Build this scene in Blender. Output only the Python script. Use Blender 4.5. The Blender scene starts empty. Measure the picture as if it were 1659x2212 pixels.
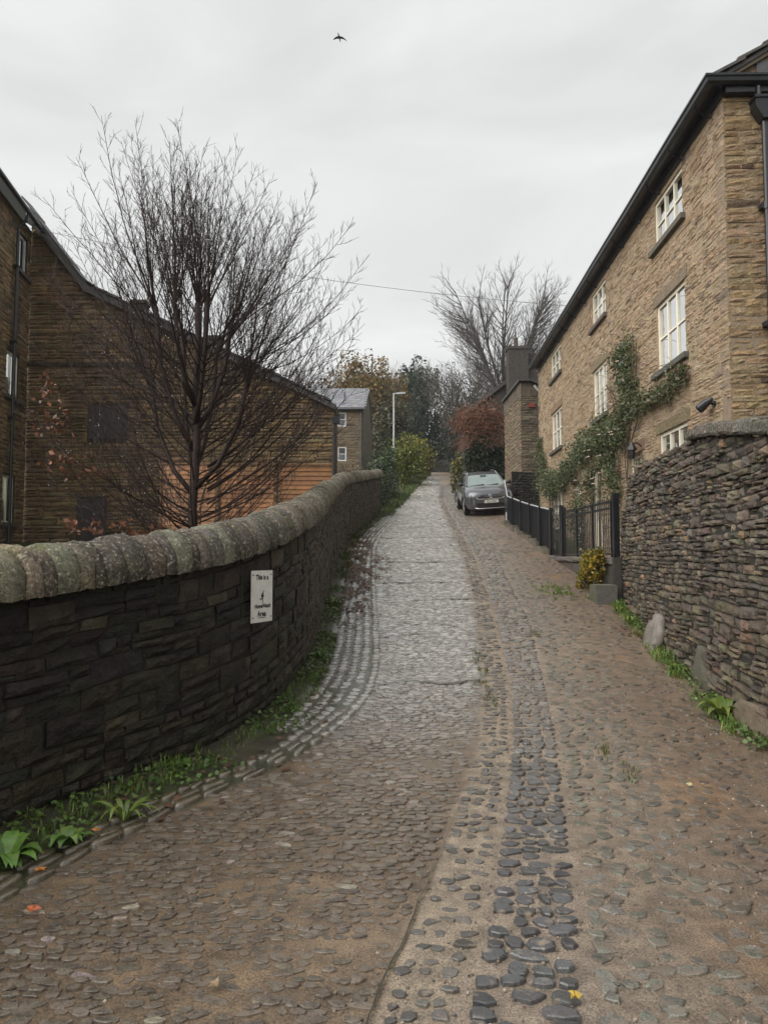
import bpy, math, random
import numpy as np
from mathutils import Vector, Matrix, noise as mnoise

R = math.radians
SC = bpy.context.scene
COL = SC.collection
rng = random.Random(7)
nrng = np.random.default_rng(7)

# ------------------------------------------------------------------ camera
EYE = 1.55
PITCH = R(3.395)
FPX, CXP, CYP = 1534.0, 829.5, 1106.0          # focal length in units of a 1659 wide frame
cam = bpy.data.cameras.new('camera')
cam.sensor_fit = 'HORIZONTAL'
cam.sensor_width = 36.0
cam.lens = 36.0 * FPX / 1659.0
cam.clip_start = 0.05
cam.clip_end = 2000.0
cam_ob = bpy.data.objects.new('camera', cam)
COL.objects.link(cam_ob)
cam_ob.location = (0, 0, EYE)
cam_ob.rotation_euler = (R(90) + PITCH, 0, 0)
SC.camera = cam_ob

# ------------------------------------------------------------------ overcast sky and soft sun
SUN_EL, SUN_AZ = R(40), R(-122)                 # azimuth from +Y towards +X
world = bpy.data.worlds.new('World')
SC.world = world
world.use_nodes = True
wn = world.node_tree
wn.nodes.clear()
w_out = wn.nodes.new('ShaderNodeOutputWorld')
w_bg = wn.nodes.new('ShaderNodeBackground')
w_sky = wn.nodes.new('ShaderNodeTexSky')
w_sky.sky_type = 'NISHITA'
w_sky.sun_disc = False
w_sky.sun_elevation = SUN_EL
w_sky.sun_rotation = SUN_AZ
w_scale = wn.nodes.new('ShaderNodeVectorMath'); w_scale.operation = 'SCALE'
w_scale.inputs['Scale'].default_value = 0.05
wn.links.new(w_sky.outputs['Color'], w_scale.inputs[0])
w_tc = wn.nodes.new('ShaderNodeTexCoord')
w_map = wn.nodes.new('ShaderNodeMapping')
w_map.inputs['Scale'].default_value = (1.0, 1.0, 2.6)
wn.links.new(w_tc.outputs['Generated'], w_map.inputs['Vector'])
w_n = wn.nodes.new('ShaderNodeTexNoise')
w_n.inputs['Scale'].default_value = 2.3
w_n.inputs['Detail'].default_value = 5.0
w_n.inputs['Roughness'].default_value = 0.5
w_n.inputs['Distortion'].default_value = 0.6
wn.links.new(w_map.outputs['Vector'], w_n.inputs['Vector'])
w_ramp = wn.nodes.new('ShaderNodeValToRGB')
w_ramp.color_ramp.elements[0].position = 0.3
w_ramp.color_ramp.elements[0].color = (0.272, 0.277, 0.276, 1)
w_ramp.color_ramp.elements[1].position = 0.72
w_ramp.color_ramp.elements[1].color = (0.364, 0.364, 0.359, 1)
wn.links.new(w_n.outputs['Fac'], w_ramp.inputs['Fac'])
w_mix = wn.nodes.new('ShaderNodeMixRGB')
w_mix.inputs['Fac'].default_value = 0.95
wn.links.new(w_scale.outputs['Vector'], w_mix.inputs['Color1'])
wn.links.new(w_ramp.outputs['Color'], w_mix.inputs['Color2'])
wn.links.new(w_mix.outputs['Color'], w_bg.inputs['Color'])
w_bg.inputs['Strength'].default_value = 1.0
wn.links.new(w_bg.outputs['Background'], w_out.inputs['Surface'])

sun = bpy.data.lights.new('sun', 'SUN')
sun.energy = 1.5
sun.angle = R(70)
sun.color = (1.0, 0.97, 0.93)
sun_ob = bpy.data.objects.new('sun', sun)
COL.objects.link(sun_ob)
sd = Vector((math.cos(SUN_EL) * math.sin(SUN_AZ), math.cos(SUN_EL) * math.cos(SUN_AZ), math.sin(SUN_EL)))
sun_ob.rotation_euler = sd.to_track_quat('Z', 'Y').to_euler()
sun_ob.location = (-30, -10, 60)

SC.view_settings.view_transform = 'Standard'
SC.view_settings.look = 'None'
SC.view_settings.exposure = 1.4
SC.view_settings.gamma = 1.0
SC.view_settings.use_curve_mapping = False
SC.cycles.max_bounces = 5
SC.cycles.diffuse_bounces = 2
SC.cycles.glossy_bounces = 3
SC.cycles.transparent_max_bounces = 8
SC.cycles.transmission_bounces = 3
SC.cycles.caustics_reflective = False
SC.cycles.caustics_refractive = False

# ------------------------------------------------------------------ helpers
WLOC = {}


def v3(x, y, z):
    return Vector((x, y, z))


def sstep(a, b, x):
    t = min(1.0, max(0.0, (x - a) / (b - a)))
    return t * t * (3 - 2 * t)


def fit(o, parent):
    """parent o, whose coordinates are world ones, under an unrotated parent"""
    if parent is not None:
        o.parent = parent
        o.matrix_parent_inverse = Matrix.Translation(-WLOC[parent.name])


def thing(name, label, cat, loc=(0, 0, 0), group=None):
    o = bpy.data.objects.new(name, None)
    COL.objects.link(o)
    o.location = loc
    o.empty_display_size = 0.2
    o['label'] = label
    o['category'] = cat
    if group:
        o['group'] = group
    WLOC[o.name] = Vector(loc)
    return o


def tag(o, label, cat, group=None):
    o['label'] = label
    o['category'] = cat
    if group:
        o['group'] = group
    return o


class MB:
    def __init__(self):
        self.v, self.f, self.t = [], [], []

    def add(self, verts, faces, tint=(1, 1, 1, 1)):
        n = len(self.v)
        self.v.extend([tuple(p) for p in verts])
        self.f.extend([tuple(i + n for i in fc) for fc in faces])
        self.t.extend([tint] * len(verts))

    def box(self, c, sx, sy, sz, tint=(1, 1, 1, 1), ax=None):
        X, Y, Z = ax or (v3(1, 0, 0), v3(0, 1, 0), v3(0, 0, 1))
        c = Vector(c)
        vs = [c + X * (sx / 2 * i) + Y * (sy / 2 * j) + Z * (sz / 2 * k) for k in (-1, 1) for j in (-1, 1) for i in (-1, 1)]
        self.add(vs, [(0, 2, 3, 1), (4, 5, 7, 6), (0, 1, 5, 4), (2, 6, 7, 3), (0, 4, 6, 2), (1, 3, 7, 5)], tint)

    def tube(self, pts, rad, k=5, tint=(1, 1, 1, 1), cap=True):
        pts = [Vector(p) for p in pts]
        n0 = len(self.v)
        m = len(pts)
        rad = rad if hasattr(rad, '__len__') else [rad] * m
        d0 = (pts[1] - pts[0]).normalized()
        ref = v3(0, 0, 1) if abs(d0.z) < 0.9 else v3(1, 0, 0)
        for i in range(m):
            d = (pts[min(i + 1, m - 1)] - pts[max(i - 1, 0)])
            if d.length < 1e-9:
                d = d0
            d.normalize()
            a = d.cross(ref)
            if a.length < 1e-4:
                a = d.cross(v3(0, 1, 0.01))
            a.normalize()
            b = d.cross(a)
            for j in range(k):
                th = 2 * math.pi * j / k
                self.v.append(tuple(pts[i] + (a * math.cos(th) + b * math.sin(th)) * rad[i]))
                self.t.append(tint)
        for i in range(m - 1):
            for j in range(k):
                a0 = n0 + i * k + j
                a1 = n0 + i * k + (j + 1) % k
                self.f.append((a0, a1, a1 + k, a0 + k))
        if cap:
            self.f.append(tuple(n0 + j for j in range(k))[::-1])
            self.f.append(tuple(n0 + (m - 1) * k + j for j in range(k)))

    def prism(self, poly, depth_vec, tint=(1, 1, 1, 1)):
        """closed polygon (world points) extruded by depth_vec"""
        n = len(poly)
        D = Vector(depth_vec)
        vs = [Vector(p) for p in poly] + [Vector(p) + D for p in poly]
        fs = [tuple(range(n)), tuple(range(2 * n - 1, n - 1, -1))]
        for i in range(n):
            j = (i + 1) % n
            fs.append((j, i, i + n, j + n))
        self.add(vs, fs, tint)

    def build(self, name, mat, parent=None, smooth=False, local=False, kind=None, recalc=False):
        me = bpy.data.meshes.new(name)
        me.from_pydata(self.v, [], self.f)
        if self.t:
            ca = me.color_attributes.new('tint', 'FLOAT_COLOR', 'POINT')
            arr = np.array([c if len(c) == 4 else (c[0], c[1], c[2], 0.0) for c in self.t], dtype=np.float32)
            ca.data.foreach_set('color', arr.ravel())
        if recalc:
            import bmesh
            bm = bmesh.new(); bm.from_mesh(me)
            bmesh.ops.recalc_face_normals(bm, faces=bm.faces[:])
            bm.to_mesh(me); bm.free()
        me.materials.append(mat)
        if smooth:
            me.shade_smooth()
        o = bpy.data.objects.new(name, me)
        COL.objects.link(o)
        WLOC[o.name] = Vector((0, 0, 0))
        if local:
            o.parent = parent
        else:
            fit(o, parent)
        if kind:
            o['kind'] = kind
        return o


def project(p):
    """position in a 1659 x 2212 frame and distance"""
    x, y, z = p[0], p[1], p[2] - EYE
    c, s = math.cos(PITCH), math.sin(PITCH)
    dep = y * c + z * s
    up = -y * s + z * c
    if dep < 0.2:
        return None
    return CXP + FPX * x / dep, CYP - FPX * up / dep, dep


class Pieces:
    """loose pieces: those that show largest become objects, the rest one joined part"""

    def __init__(self):
        self.items = []

    def add(self, verts, faces, tint, size):
        n = len(verts)
        c = (sum(p[0] for p in verts) / n, sum(p[1] for p in verts) / n, sum(p[2] for p in verts) / n)
        pr = project(c)
        m = 0.0
        if pr and -20 < pr[0] < 1680 and -20 < pr[1] < 2230:
            m = size / pr[2] ** 2
        self.items.append((m, c, verts, faces, tint))

    def finish(self, parent, name, rest, mat, nmax=300, smooth=False):
        self.items.sort(key=lambda a: -a[0])
        k = 0
        while k < min(nmax, len(self.items)) and self.items[k][0] > 0:
            m, c, verts, faces, tint = self.items[k]
            me = bpy.data.meshes.new(name)
            me.from_pydata([(p[0] - c[0], p[1] - c[1], p[2] - c[2]) for p in verts], [], faces)
            ca = me.color_attributes.new('tint', 'FLOAT_COLOR', 'POINT')
            tt = tint if len(tint) == 4 else (tint[0], tint[1], tint[2], 0.0)
            ca.data.foreach_set('color', np.tile(np.array(tt, dtype=np.float32), len(verts)))
            me.materials.append(mat)
            if smooth:
                me.shade_smooth()
            o = bpy.data.objects.new(name, me)
            COL.objects.link(o)
            o.location = c
            fit(o, parent)
            k += 1
        if k < len(self.items):
            mb = MB()
            for m, c, verts, faces, tint in self.items[k:]:
                mb.add(verts, faces, tint)
            mb.build(rest, mat, parent, smooth=smooth, kind='stuff')


# ------------------------------------------------------------------ materials
def mat_new(name):
    m = bpy.data.materials.new(name)
    m.use_nodes = True
    nt = m.node_tree
    return m, nt, nt.nodes['Principled BSDF']


def nd(nt, typ, **kw):
    n = nt.nodes.new(typ)
    for k, v in kw.items():
        if k in n.inputs:
            n.inputs[k].default_value = v
        else:
            setattr(n, k, v)
    return n


def noise_node(nt, scale, detail=5, rough=0.6, vec=None):
    n = nd(nt, 'ShaderNodeTexNoise', Scale=scale, Detail=detail, Roughness=rough)
    if vec is None:
        tc = nt.nodes.get('GEO') or nd(nt, 'ShaderNodeNewGeometry', name='GEO')
        vec = tc.outputs['Position']
    nt.links.new(vec, n.inputs['Vector'])
    return n


def ramp(nt, src, stops):
    r = nt.nodes.new('ShaderNodeValToRGB')
    el = r.color_ramp.elements
    while len(el) < len(stops):
        el.new(0.5)
    for e, (p, c) in zip(el, stops):
        e.position = p
        e.color = (c, c, c, 1) if not hasattr(c, '__len__') else (c[0], c[1], c[2], 1)
    nt.links.new(src, r.inputs['Fac'])
    return r.outputs['Color']


def mixrgb(nt, a, b, fac, mode='MIX'):
    m = nd(nt, 'ShaderNodeMixRGB', blend_type=mode)
    for s, k in ((a, 'Color1'), (b, 'Color2'), (fac, 'Fac')):
        if hasattr(s, 'links') or hasattr(s, 'is_linked'):
            nt.links.new(s, m.inputs[k])
        else:
            m.inputs[k].default_value = s if k == 'Fac' else (s[0], s[1], s[2], 1)
    return m.outputs['Color']


def tinted(name, scale=9, rough=0.7, bump=0.4, dist=0.012, var=(0.55, 1.4), finev=(0.7, 1.25), spots=None, spot_scale=22, spot_pos=(0.6, 0.72),
           fine=60, wet=False, stain=None, spec=0.5):
    """mesh tint x large and fine noise, optional lichen spots, bump relief; tint alpha = wetness"""
    m, nt, b = mat_new(name)
    at = nd(nt, 'ShaderNodeAttribute', attribute_name='tint')
    n1 = noise_node(nt, scale, 6, 0.65)
    n2 = noise_node(nt, fine, 4, 0.7)
    c = mixrgb(nt, at.outputs['Color'], ramp(nt, n1.outputs['Fac'], [(0.25, var[0]), (0.75, var[1])]), 1.0, 'MULTIPLY')
    c = mixrgb(nt, c, ramp(nt, n2.outputs['Fac'], [(0.3, finev[0]), (0.7, finev[1])]), 1.0, 'MULTIPLY')
    if stain:
        n4 = noise_node(nt, stain[1], 4, 0.6)
        c = mixrgb(nt, c, stain[0], ramp(nt, n4.outputs['Fac'], [(stain[2], 0.0), (stain[2] + 0.14, stain[3])]))
    if spots:
        n3 = noise_node(nt, spot_scale, 5, 0.7)
        c = mixrgb(nt, c, spots, ramp(nt, n3.outputs['Fac'], [(spot_pos[0], 0.0), (spot_pos[1], 0.85)]))
    nt.links.new(c, b.inputs['Base Color'])
    b.inputs['Roughness'].default_value = rough
    b.inputs['Specular IOR Level'].default_value = spec
    if wet:
        nw = noise_node(nt, 1.6, 5, 0.65)
        mr = nd(nt, 'ShaderNodeMapRange')
        mr.inputs['To Min'].default_value = rough
        mr.inputs['To Max'].default_value = 0.2
        mm = nd(nt, 'ShaderNodeMath', operation='MULTIPLY')
        nt.links.new(at.outputs['Alpha'], mm.inputs[0])
        nt.links.new(ramp(nt, nw.outputs['Fac'], [(0.35, 0.5), (0.58, 1.0)]), mm.inputs[1])
        nt.links.new(mm.outputs[0], mr.inputs['Value'])
        nt.links.new(mr.outputs['Result'], b.inputs['Roughness'])
        nt.links.new(mm.outputs[0], b.inputs['Coat Weight'])
        b.inputs['Coat Roughness'].default_value = 0.25
        b.inputs['Coat IOR'].default_value = 1.65
    hm = nd(nt, 'ShaderNodeMath', operation='ADD')
    nt.links.new(n1.outputs['Fac'], hm.inputs[0])
    nt.links.new(n2.outputs['Fac'], hm.inputs[1])
    bp = nd(nt, 'ShaderNodeBump', Strength=bump, Distance=dist)
    nt.links.new(hm.outputs[0], bp.inputs['Height'])
    nt.links.new(bp.outputs['Normal'], b.inputs['Normal'])
    return m


def plain(name, col, rough=0.5, metal=0.0, var=0.2, scale=8, bump=0.0, spec=0.5, coat=0.0):
    m, nt, b = mat_new(name)
    n1 = noise_node(nt, scale, 5, 0.65)
    c = mixrgb(nt, col, ramp(nt, n1.outputs['Fac'], [(0.3, 1 - var), (0.7, 1 + var)]), 1.0, 'MULTIPLY')
    nt.links.new(c, b.inputs['Base Color'])
    b.inputs['Roughness'].default_value = rough
    b.inputs['Metallic'].default_value = metal
    b.inputs['Specular IOR Level'].default_value = spec
    b.inputs['Coat Weight'].default_value = coat
    b.inputs['Coat Roughness'].default_value = 0.05
    if bump:
        bp = nd(nt, 'ShaderNodeBump', Strength=bump, Distance=0.01)
        nt.links.new(n1.outputs['Fac'], bp.inputs['Height'])
        nt.links.new(bp.outputs['Normal'], b.inputs['Normal'])
    return m


def leafmat(name, rough=0.45, trans=0.25):
    m, nt, b = mat_new(name)
    at = nd(nt, 'ShaderNodeAttribute', attribute_name='tint')
    n1 = noise_node(nt, 30, 3, 0.6)
    c = mixrgb(nt, at.outputs['Color'], ramp(nt, n1.outputs['Fac'], [(0.3, 0.75), (0.7, 1.25)]), 1.0, 'MULTIPLY')
    nt.links.new(c, b.inputs['Base Color'])
    b.inputs['Roughness'].default_value = rough
    if trans:
        tr = nd(nt, 'ShaderNodeBsdfTranslucent')
        nt.links.new(c, tr.inputs['Color'])
        mx = nd(nt, 'ShaderNodeMixShader', Fac=trans)
        out = nt.nodes['Material Output']
        nt.links.new(b.outputs['BSDF'], mx.inputs[1])
        nt.links.new(tr.outputs['BSDF'], mx.inputs[2])
        nt.links.new(mx.outputs['Shader'], out.inputs['Surface'])
    return m


def glass(name, ior=1.9, tint=(0.8, 0.85, 0.85)):
    m, nt, b = mat_new(name)
    fr = nd(nt, 'ShaderNodeFresnel', IOR=ior)
    tr = nd(nt, 'ShaderNodeBsdfTransparent')
    tr.inputs['Color'].default_value = (*tint, 1)
    gl = nd(nt, 'ShaderNodeBsdfGlossy', Roughness=0.02)
    n1 = noise_node(nt, 2.5, 2, 0.5)
    bp = nd(nt, 'ShaderNodeBump', Strength=0.05, Distance=0.02)
    nt.links.new(n1.outputs['Fac'], bp.inputs['Height'])
    nt.links.new(bp.outputs['Normal'], gl.inputs['Normal'])
    mx = nd(nt, 'ShaderNodeMixShader')
    nt.links.new(fr.outputs['Fac'], mx.inputs['Fac'])
    nt.links.new(tr.outputs['BSDF'], mx.inputs[1])
    nt.links.new(gl.outputs['BSDF'], mx.inputs[2])
    nt.links.new(mx.outputs['Shader'], nt.nodes['Material Output'].inputs['Surface'])
    return m


M = dict(
    road=tinted('road_sand', 9, 0.6, 0.8, 0.02, (0.5, 1.5), (0.32, 1.8), fine=110, wet=True),
    cobble=tinted('cobble_stone', 16, 0.5, 0.6, 0.014, (0.5, 1.5), (0.35, 1.75), fine=120, wet=True, stain=((0.2, 0.158, 0.118), 15, 0.48, 0.9)),
    darkcobble=tinted('dark_cobble_stone', 16, 0.45, 0.5, 0.012, (0.6, 1.4), (0.55, 1.45), fine=120, wet=True, stain=((0.26, 0.205, 0.15), 17, 0.56, 0.9)),
    wetsett=tinted('wet_worn_sett', 10, 0.42, 0.5, 0.012, (0.6, 1.35), (0.5, 1.5), fine=90, wet=True),
    wallstone=tinted('damp_wall_stone', 7, 0.55, 1.0, 0.045, (0.4, 1.6), fine=30, spots=(0.16, 0.17, 0.1), spot_scale=26, spot_pos=(0.68, 0.76),
                     stain=((0.035, 0.045, 0.02), 2.2, 0.52, 0.5), spec=0.35),
    coping=tinted('coping_stone', 11, 0.75, 1.0, 0.05, (0.35, 1.6), (.5, 1.5), fine=42, spots=(0.5, 0.46, 0.36), spot_scale=38, spot_pos=(0.54, 0.63),
                  stain=((0.22, 0.21, 0.06), 3.0, 0.58, 0.55)),
    drystone=tinted('dry_stone', 10, 0.6, 1.0, 0.035, (0.5, 1.5), fine=45, spots=(0.3, 0.28, 0.22), spot_scale=40, spot_pos=(0.66, 0.78)),
    housestone=tinted('house_stone', 8, 0.85, 1.0, 0.028, (0.7, 1.25), fine=32, stain=((0.2, 0.15, 0.11), 2.5, 0.6, 0.35), spec=.25),
    mortar=tinted('lime_mortar', 10, 0.9, 0.8, 0.03, (0.8, 1.2), fine=50),
    darkgap=tinted('dark_earth_fill', 10, 0.9, 0.5, 0.01, (0.6, 1.3), fine=50),  # dark filler behind wall stones and along the band joint
    gablestone=tinted('gable_stone', 6, 0.75, 1.0, 0.04, (0.5, 1.45), fine=30, stain=((0.06, 0.047, 0.032), 0.9, 0.52, 0.6)),
    slate=tinted('roof_stone_slate', 8, 0.5, 0.6, 0.01, (0.6, 1.4), fine=40),
    slab=tinted('grey_stone_slab', 9, 0.65, 0.5, 0.01, (0.7, 1.3), fine=60, spots=(0.3, 0.29, 0.24), spot_scale=30, spot_pos=(0.64, 0.76)),
    terrain=tinted('earth_and_grass', 2.5, 0.9, 0.6, 0.03, (0.5, 1.5), fine=25),
    iron=plain('black_painted_iron', (0.012, 0.013, 0.016), 0.32, 0.0, 0.3, 14, 0.1),
    gutter=plain('black_gutter_paint', (0.016, 0.017, 0.021), 0.3, 0.0, 0.3, 6, 0.06),
    cream=plain('cream_window_paint', (0.86, 0.81, 0.67), 0.45, 0, 0.05, 10),
    white=plain('white_plastic', (0.72, 0.72, 0.72), 0.35, 0, 0.06, 10),
    net=plain('white_net_curtain', (0.8, 0.81, 0.82), 0.9, 0, 0.12, 5),
    room=plain('dark_room_interior', (0.03, 0.03, 0.032), 0.9, 0, 0.3, 2),
    glass=glass('window_glass'),
    bark=tinted('wet_dark_bark', 16, 0.5, 0.6, 0.008, (0.5, 1.5), fine=80, spec=.2),
    barkfar=tinted('grey_bark', 4, 0.75, 0.3, 0.02, (0.7, 1.3), fine=20),
    leaf=leafmat('green_leaf'),
    leafdry=leafmat('dry_leaf', 0.5, 0.2),
    wood=tinted('orange_timber', 5, 0.6, 0.4, 0.006, (0.7, 1.25), fine=45),
    galv=plain('galvanised_steel', (0.45, 0.46, 0.46), 0.5, 0.3, 0.15, 5),
    sign=plain('white_sign_plate', (0.8, 0.79, 0.74), 0.4, 0, 0.08, 12),
    ink=plain('black_sign_print', (0.015, 0.015, 0.018), 0.5, 0, 0.1, 20),
    purple=plain('dark_maroon_paint', (0.055, 0.042, 0.044), 0.6, 0, 0.3, 5),
)

# ------------------------------------------------------------------ ground shape
_SL = [(-50, 0), (3, 0), (4.5, .03), (11, .145), (26, .15), (28, .16), (64, .16), (74, .02), (420, .02)]
_GY = np.arange(-60, 420, .05)
_GZ = np.cumsum(np.interp(_GY, [a for a, b in _SL], [b for a, b in _SL])) * .05
_GZ -= np.interp(0, _GY, _GZ)


def g(y):
    return float(np.interp(y, _GY, _GZ))


def ip(tab, y):
    return float(np.interp(y, [p[1] for p in tab], [p[0] for p in tab]))


RIGHT = [(1.6, -6), (2.15, 0), (2.45, 2.4), (2.98, 5.62), (3.37, 7.47), (3.55, 9.63), (4.07, 12.43), (4.15, 17.7), (4.24, 23.7), (5.4, 27),
         (5.3, 30), (4.9, 36), (4.75, 45), (7.0, 63), (9.0, 75), (13, 86)]
LEFTE = [(-.07, 7.5), (-.08, 9.1), (-.11, 17.3), (-.02, 25.1), (.4, 29), (1.0, 34.3), (2.1, 45), (4.15, 63), (6.0, 75), (9.5, 86)]
A_L = [(-.6, -4), (-.05, 2.45), (.13, 3.13), (.43, 4.36), (.75, 5.73), (1.04, 7.6), (1.5, 12.05), (1.92, 17.3), (2.3, 26), (2.6, 34), (4.0, 50)]
A_R = [(-.25, -4), (.24, 2.45), (.43, 3.15), (.70, 4.36), (.99, 5.73), (1.3, 7.5), (1.8, 12.0), (2.2, 17.3), (2.55, 26), (2.85, 34), (4.2, 50)]
B_R = [(.2, -4), (.68, 2.45), (.85, 3.15), (1.11, 4.36), (1.38, 5.73), (1.62, 7.0), (2.17, 10.46), (2.75, 17.3), (3.05, 26), (3.3, 34), (4.5, 50)]


def G(x, y):
    z = g(y)
    z += .06 * max(0.0, x - 2.3) * sstep(17, 24, y) * (1 - sstep(33, 42, y))
    return z


# boundary wall base curve, from behind the camera to the ivy
_WP = [(-3.75, -1.2), (-3.25, .6), (-2.7, 2.4), (-2.36, 3.4), (-2.06, 4.2), (-1.72, 4.85), (-1.31, 5.6), (-1.0, 6.9), (-.89, 8.5), (-.93, 10.8),
       (-.99, 13.4), (-1.04, 17), (-1.0, 20.1), (-.62, 24.2), (-.1, 28.2)]


def catmull(P, n=24):
    P = [np.array(p, float) for p in P]
    out = []
    for i in range(len(P) - 1):
        p0, p1, p2, p3 = P[max(i - 1, 0)], P[i], P[i + 1], P[min(i + 2, len(P) - 1)]
        for k in range(n):
            t = k / n
            out.append(.5 * ((2 * p1) + (-p0 + p2) * t + (2 * p0 - 5 * p1 + 4 * p2 - p3) * t * t + (-p0 + 3 * p1 - 3 * p2 + p3) * t ** 3))
    out.append(P[-1])
    return np.array(out)


WC = catmull(_WP)
WS = np.concatenate([[0], np.cumsum(np.hypot(*np.diff(WC, axis=0).T))])
WLEN = float(WS[-1])


def wpt(s):
    return float(np.interp(s, WS, WC[:, 0])), float(np.interp(s, WS, WC[:, 1]))


def wnorm(s):
    a, b = wpt(s - .15), wpt(s + .15)
    dx, dy = b[0] - a[0], b[1] - a[1]
    L = math.hypot(dx, dy)
    return dy / L, -dx / L            # towards the road


def wdist(x, y):
    return float(np.sqrt(((WC - np.array([x, y])) ** 2).sum(1).min()))


WH = [(1.5, -2), (1.55, 3), (1.59, 4.2), (1.72, 5.7), (1.9, 7.6), (1.95, 10), (1.95, 20), (1.8, 28)]


def wall_h(y):
    return ip(WH, y)


# ------------------------------------------------------------------ terrain and road
def left_edge(y):
    return float(np.interp(y, WC[:, 1], WC[:, 0])) if y < 27.5 else ip(LEFTE, y) - .5


def build_terrain():
    xs = sorted(set([-300, -200, -120, -70, -40, -25, -16, -11, -8, -6, -4.5, -3.5, -2.6, -1.8, -1.2, -.6, 0, .8, 1.6, 2.4, 3.2, 4.0, 4.5, 5, 5.6, 6.4, 7.5, 9, 12, 16, 24, 40,
                     70, 120, 200, 300]))
    ys = list(np.arange(-60, -8, 8)) + list(np.arange(-8, 40, .8)) + list(np.arange(40, 100, 2.0)) + list(np.arange(100, 420, 20))
    mb = MB()
    for y in ys:
        for x in xs:
            z = g(y) - .09
            xr = ip(RIGHT, y)
            if x > xr + .8 and y >= 26:
                z += 1.2 * sstep(xr + .8, xr + 3, x)
            xl = left_edge(y)
            if x < xl - .5 and y > 30:
                z += .5 * sstep(0, 4, xl - x)
            if abs(x) > 20:
                z += .05 * (abs(x) - 20) * (.5 + .5 * mnoise.noise((x * .02, y * .02, 3)))
            z += .05 * mnoise.noise((x * .7, y * .7, 0))
            k = .5 + .5 * mnoise.noise((x * .3, y * .3, 7))
            mb.v.append((x, y, z))
            mb.t.append((.035 + .03 * k, .05 + .02 * k, .018, 0))
    n = len(xs)
    for j in range(len(ys) - 1):
        for i in range(n - 1):
            a = j * n + i
            mb.f.append((a, a + 1, a + n + 1, a + n))
    o = mb.build('terrain', M['terrain'], smooth=True)
    o['kind'] = 'structure'
    o['label'] = 'grassy earth sloping uphill beside the lane'


def build_garden():
    mb = MB()
    ys = list(np.arange(10.5, 31, .5))
    for y in ys:
        for i in range(6):
            x = 4.14 + i * .36
            z = max(1.42, g(y) - .25) + .03 * mnoise.noise((x * 3, y * 3, 0))
            mb.v.append((x, y, z)); mb.t.append(vary((.1, .085, .065), .2) + (0,))
    for j in range(len(ys) - 1):
        for i in range(5):
            a = j * 6 + i
            mb.f.append((a, a + 1, a + 7, a + 6))
    o = mb.build('garden_path', M['terrain'], smooth=True)
    o['kind'] = 'structure'
    o['label'] = 'narrow paved garden strip between the gate and the house'


SAND_A = (.285, .225, .162)
SAND_B = (.27, .212, .158)
SAND_R = (.195, .135, .09)
ORANGE = (.26, .145, .06)
LEFTC = (.155, .108, .066)


def lerp3(a, b, t):
    return tuple(a[i] + (b[i] - a[i]) * t for i in range(3))


def zone(x, y):
    e = .05 * mnoise.noise((x * 3, y * 3, 11)) + .03 * mnoise.noise((x * 9, y * 9, 12))
    return zone_at(x, y, x + e)


def zone_at(x0, y, x):
    w = wdist(x0, y) if y < 29 else 9
    gw = .68 + .17 * sstep(4.5, 7.5, y)
    if y < 28 and w < .2:
        return 'verge'
    if y < 28 and w < gw:
        return 'gutter'
    if x < ip(A_L, y):
        return 'left'
    if x < ip(A_R, y):
        return 'A'
    if x < ip(B_R, y):
        return 'B'
    return 'right'


def build_road():
    ys = list(np.arange(-6, 1, .25)) + list(np.arange(1, 11, .07)) + list(np.arange(11, 30, .18)) + list(np.arange(30, 86.5, .7))
    nc = 84
    mb = MB()
    for y in ys:
        xl, xr = left_edge(y) - .05, ip(RIGHT, y) + .12
        for i in range(nc + 1):
            x = xl + (xr - xl) * i / nc
            z = G(x, y)
            n1 = mnoise.noise((x * 1.3, y * 1.3, 1.7))
            n2 = mnoise.noise((x * 6, y * 6, 4.1))
            zz = zone(x, y)
            wet = .75
            if zz == 'verge':
                c, wet, dz = (.05, .045, .025), .1, .02
            elif zz == 'gutter':
                c, wet, dz = lerp3((.085, .07, .045), (.05, .065, .022), sstep(-.1, .35, n1) * .7), .8, -.006
            elif zz == 'left':
                o = sstep(-.05, .45, .5 * n1 + .8 * mnoise.noise((x * 4.5, y * 4.5, .7))) * (1 - sstep(4.0, 5.6, y))
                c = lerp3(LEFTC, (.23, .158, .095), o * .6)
                c = lerp3(c, (.235, .21, .18), sstep(5, 8, y))  # paler up the track, wet sheen put into the sheet colour
                wet = .35 + .6 * sstep(4.2, 7, y)
                dz = -.004
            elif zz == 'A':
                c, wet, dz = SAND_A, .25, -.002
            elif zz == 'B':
                c, wet, dz = SAND_B, .3, -.007
            else:
                t = sstep(.0, 1.3, x - ip(B_R, y))
                c = lerp3((.25, .195, .145), SAND_R, t)
                c = lerp3(c, ORANGE, .6 * sstep(.15, .5, n1) * t)
                wet, dz = .4, -.003
            k = 1 + .22 * n2 + .18 * mnoise.noise((x * .5, y * .5, 9))
            mb.v.append((x, y, z + dz + .005 * n2 + .005 * n1))
            mb.t.append((c[0] * k, c[1] * k, c[2] * k, wet))
    n = nc + 1
    for j in range(len(ys) - 1):
        for i in range(nc):
            a = j * n + i
            mb.f.append((a, a + 1, a + n + 1, a + n))
    o = mb.build('road', M['road'], smooth=True)
    o['kind'] = 'structure'
    o['label'] = 'steep wet cobbled lane climbing between stone walls'
    return o


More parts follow.
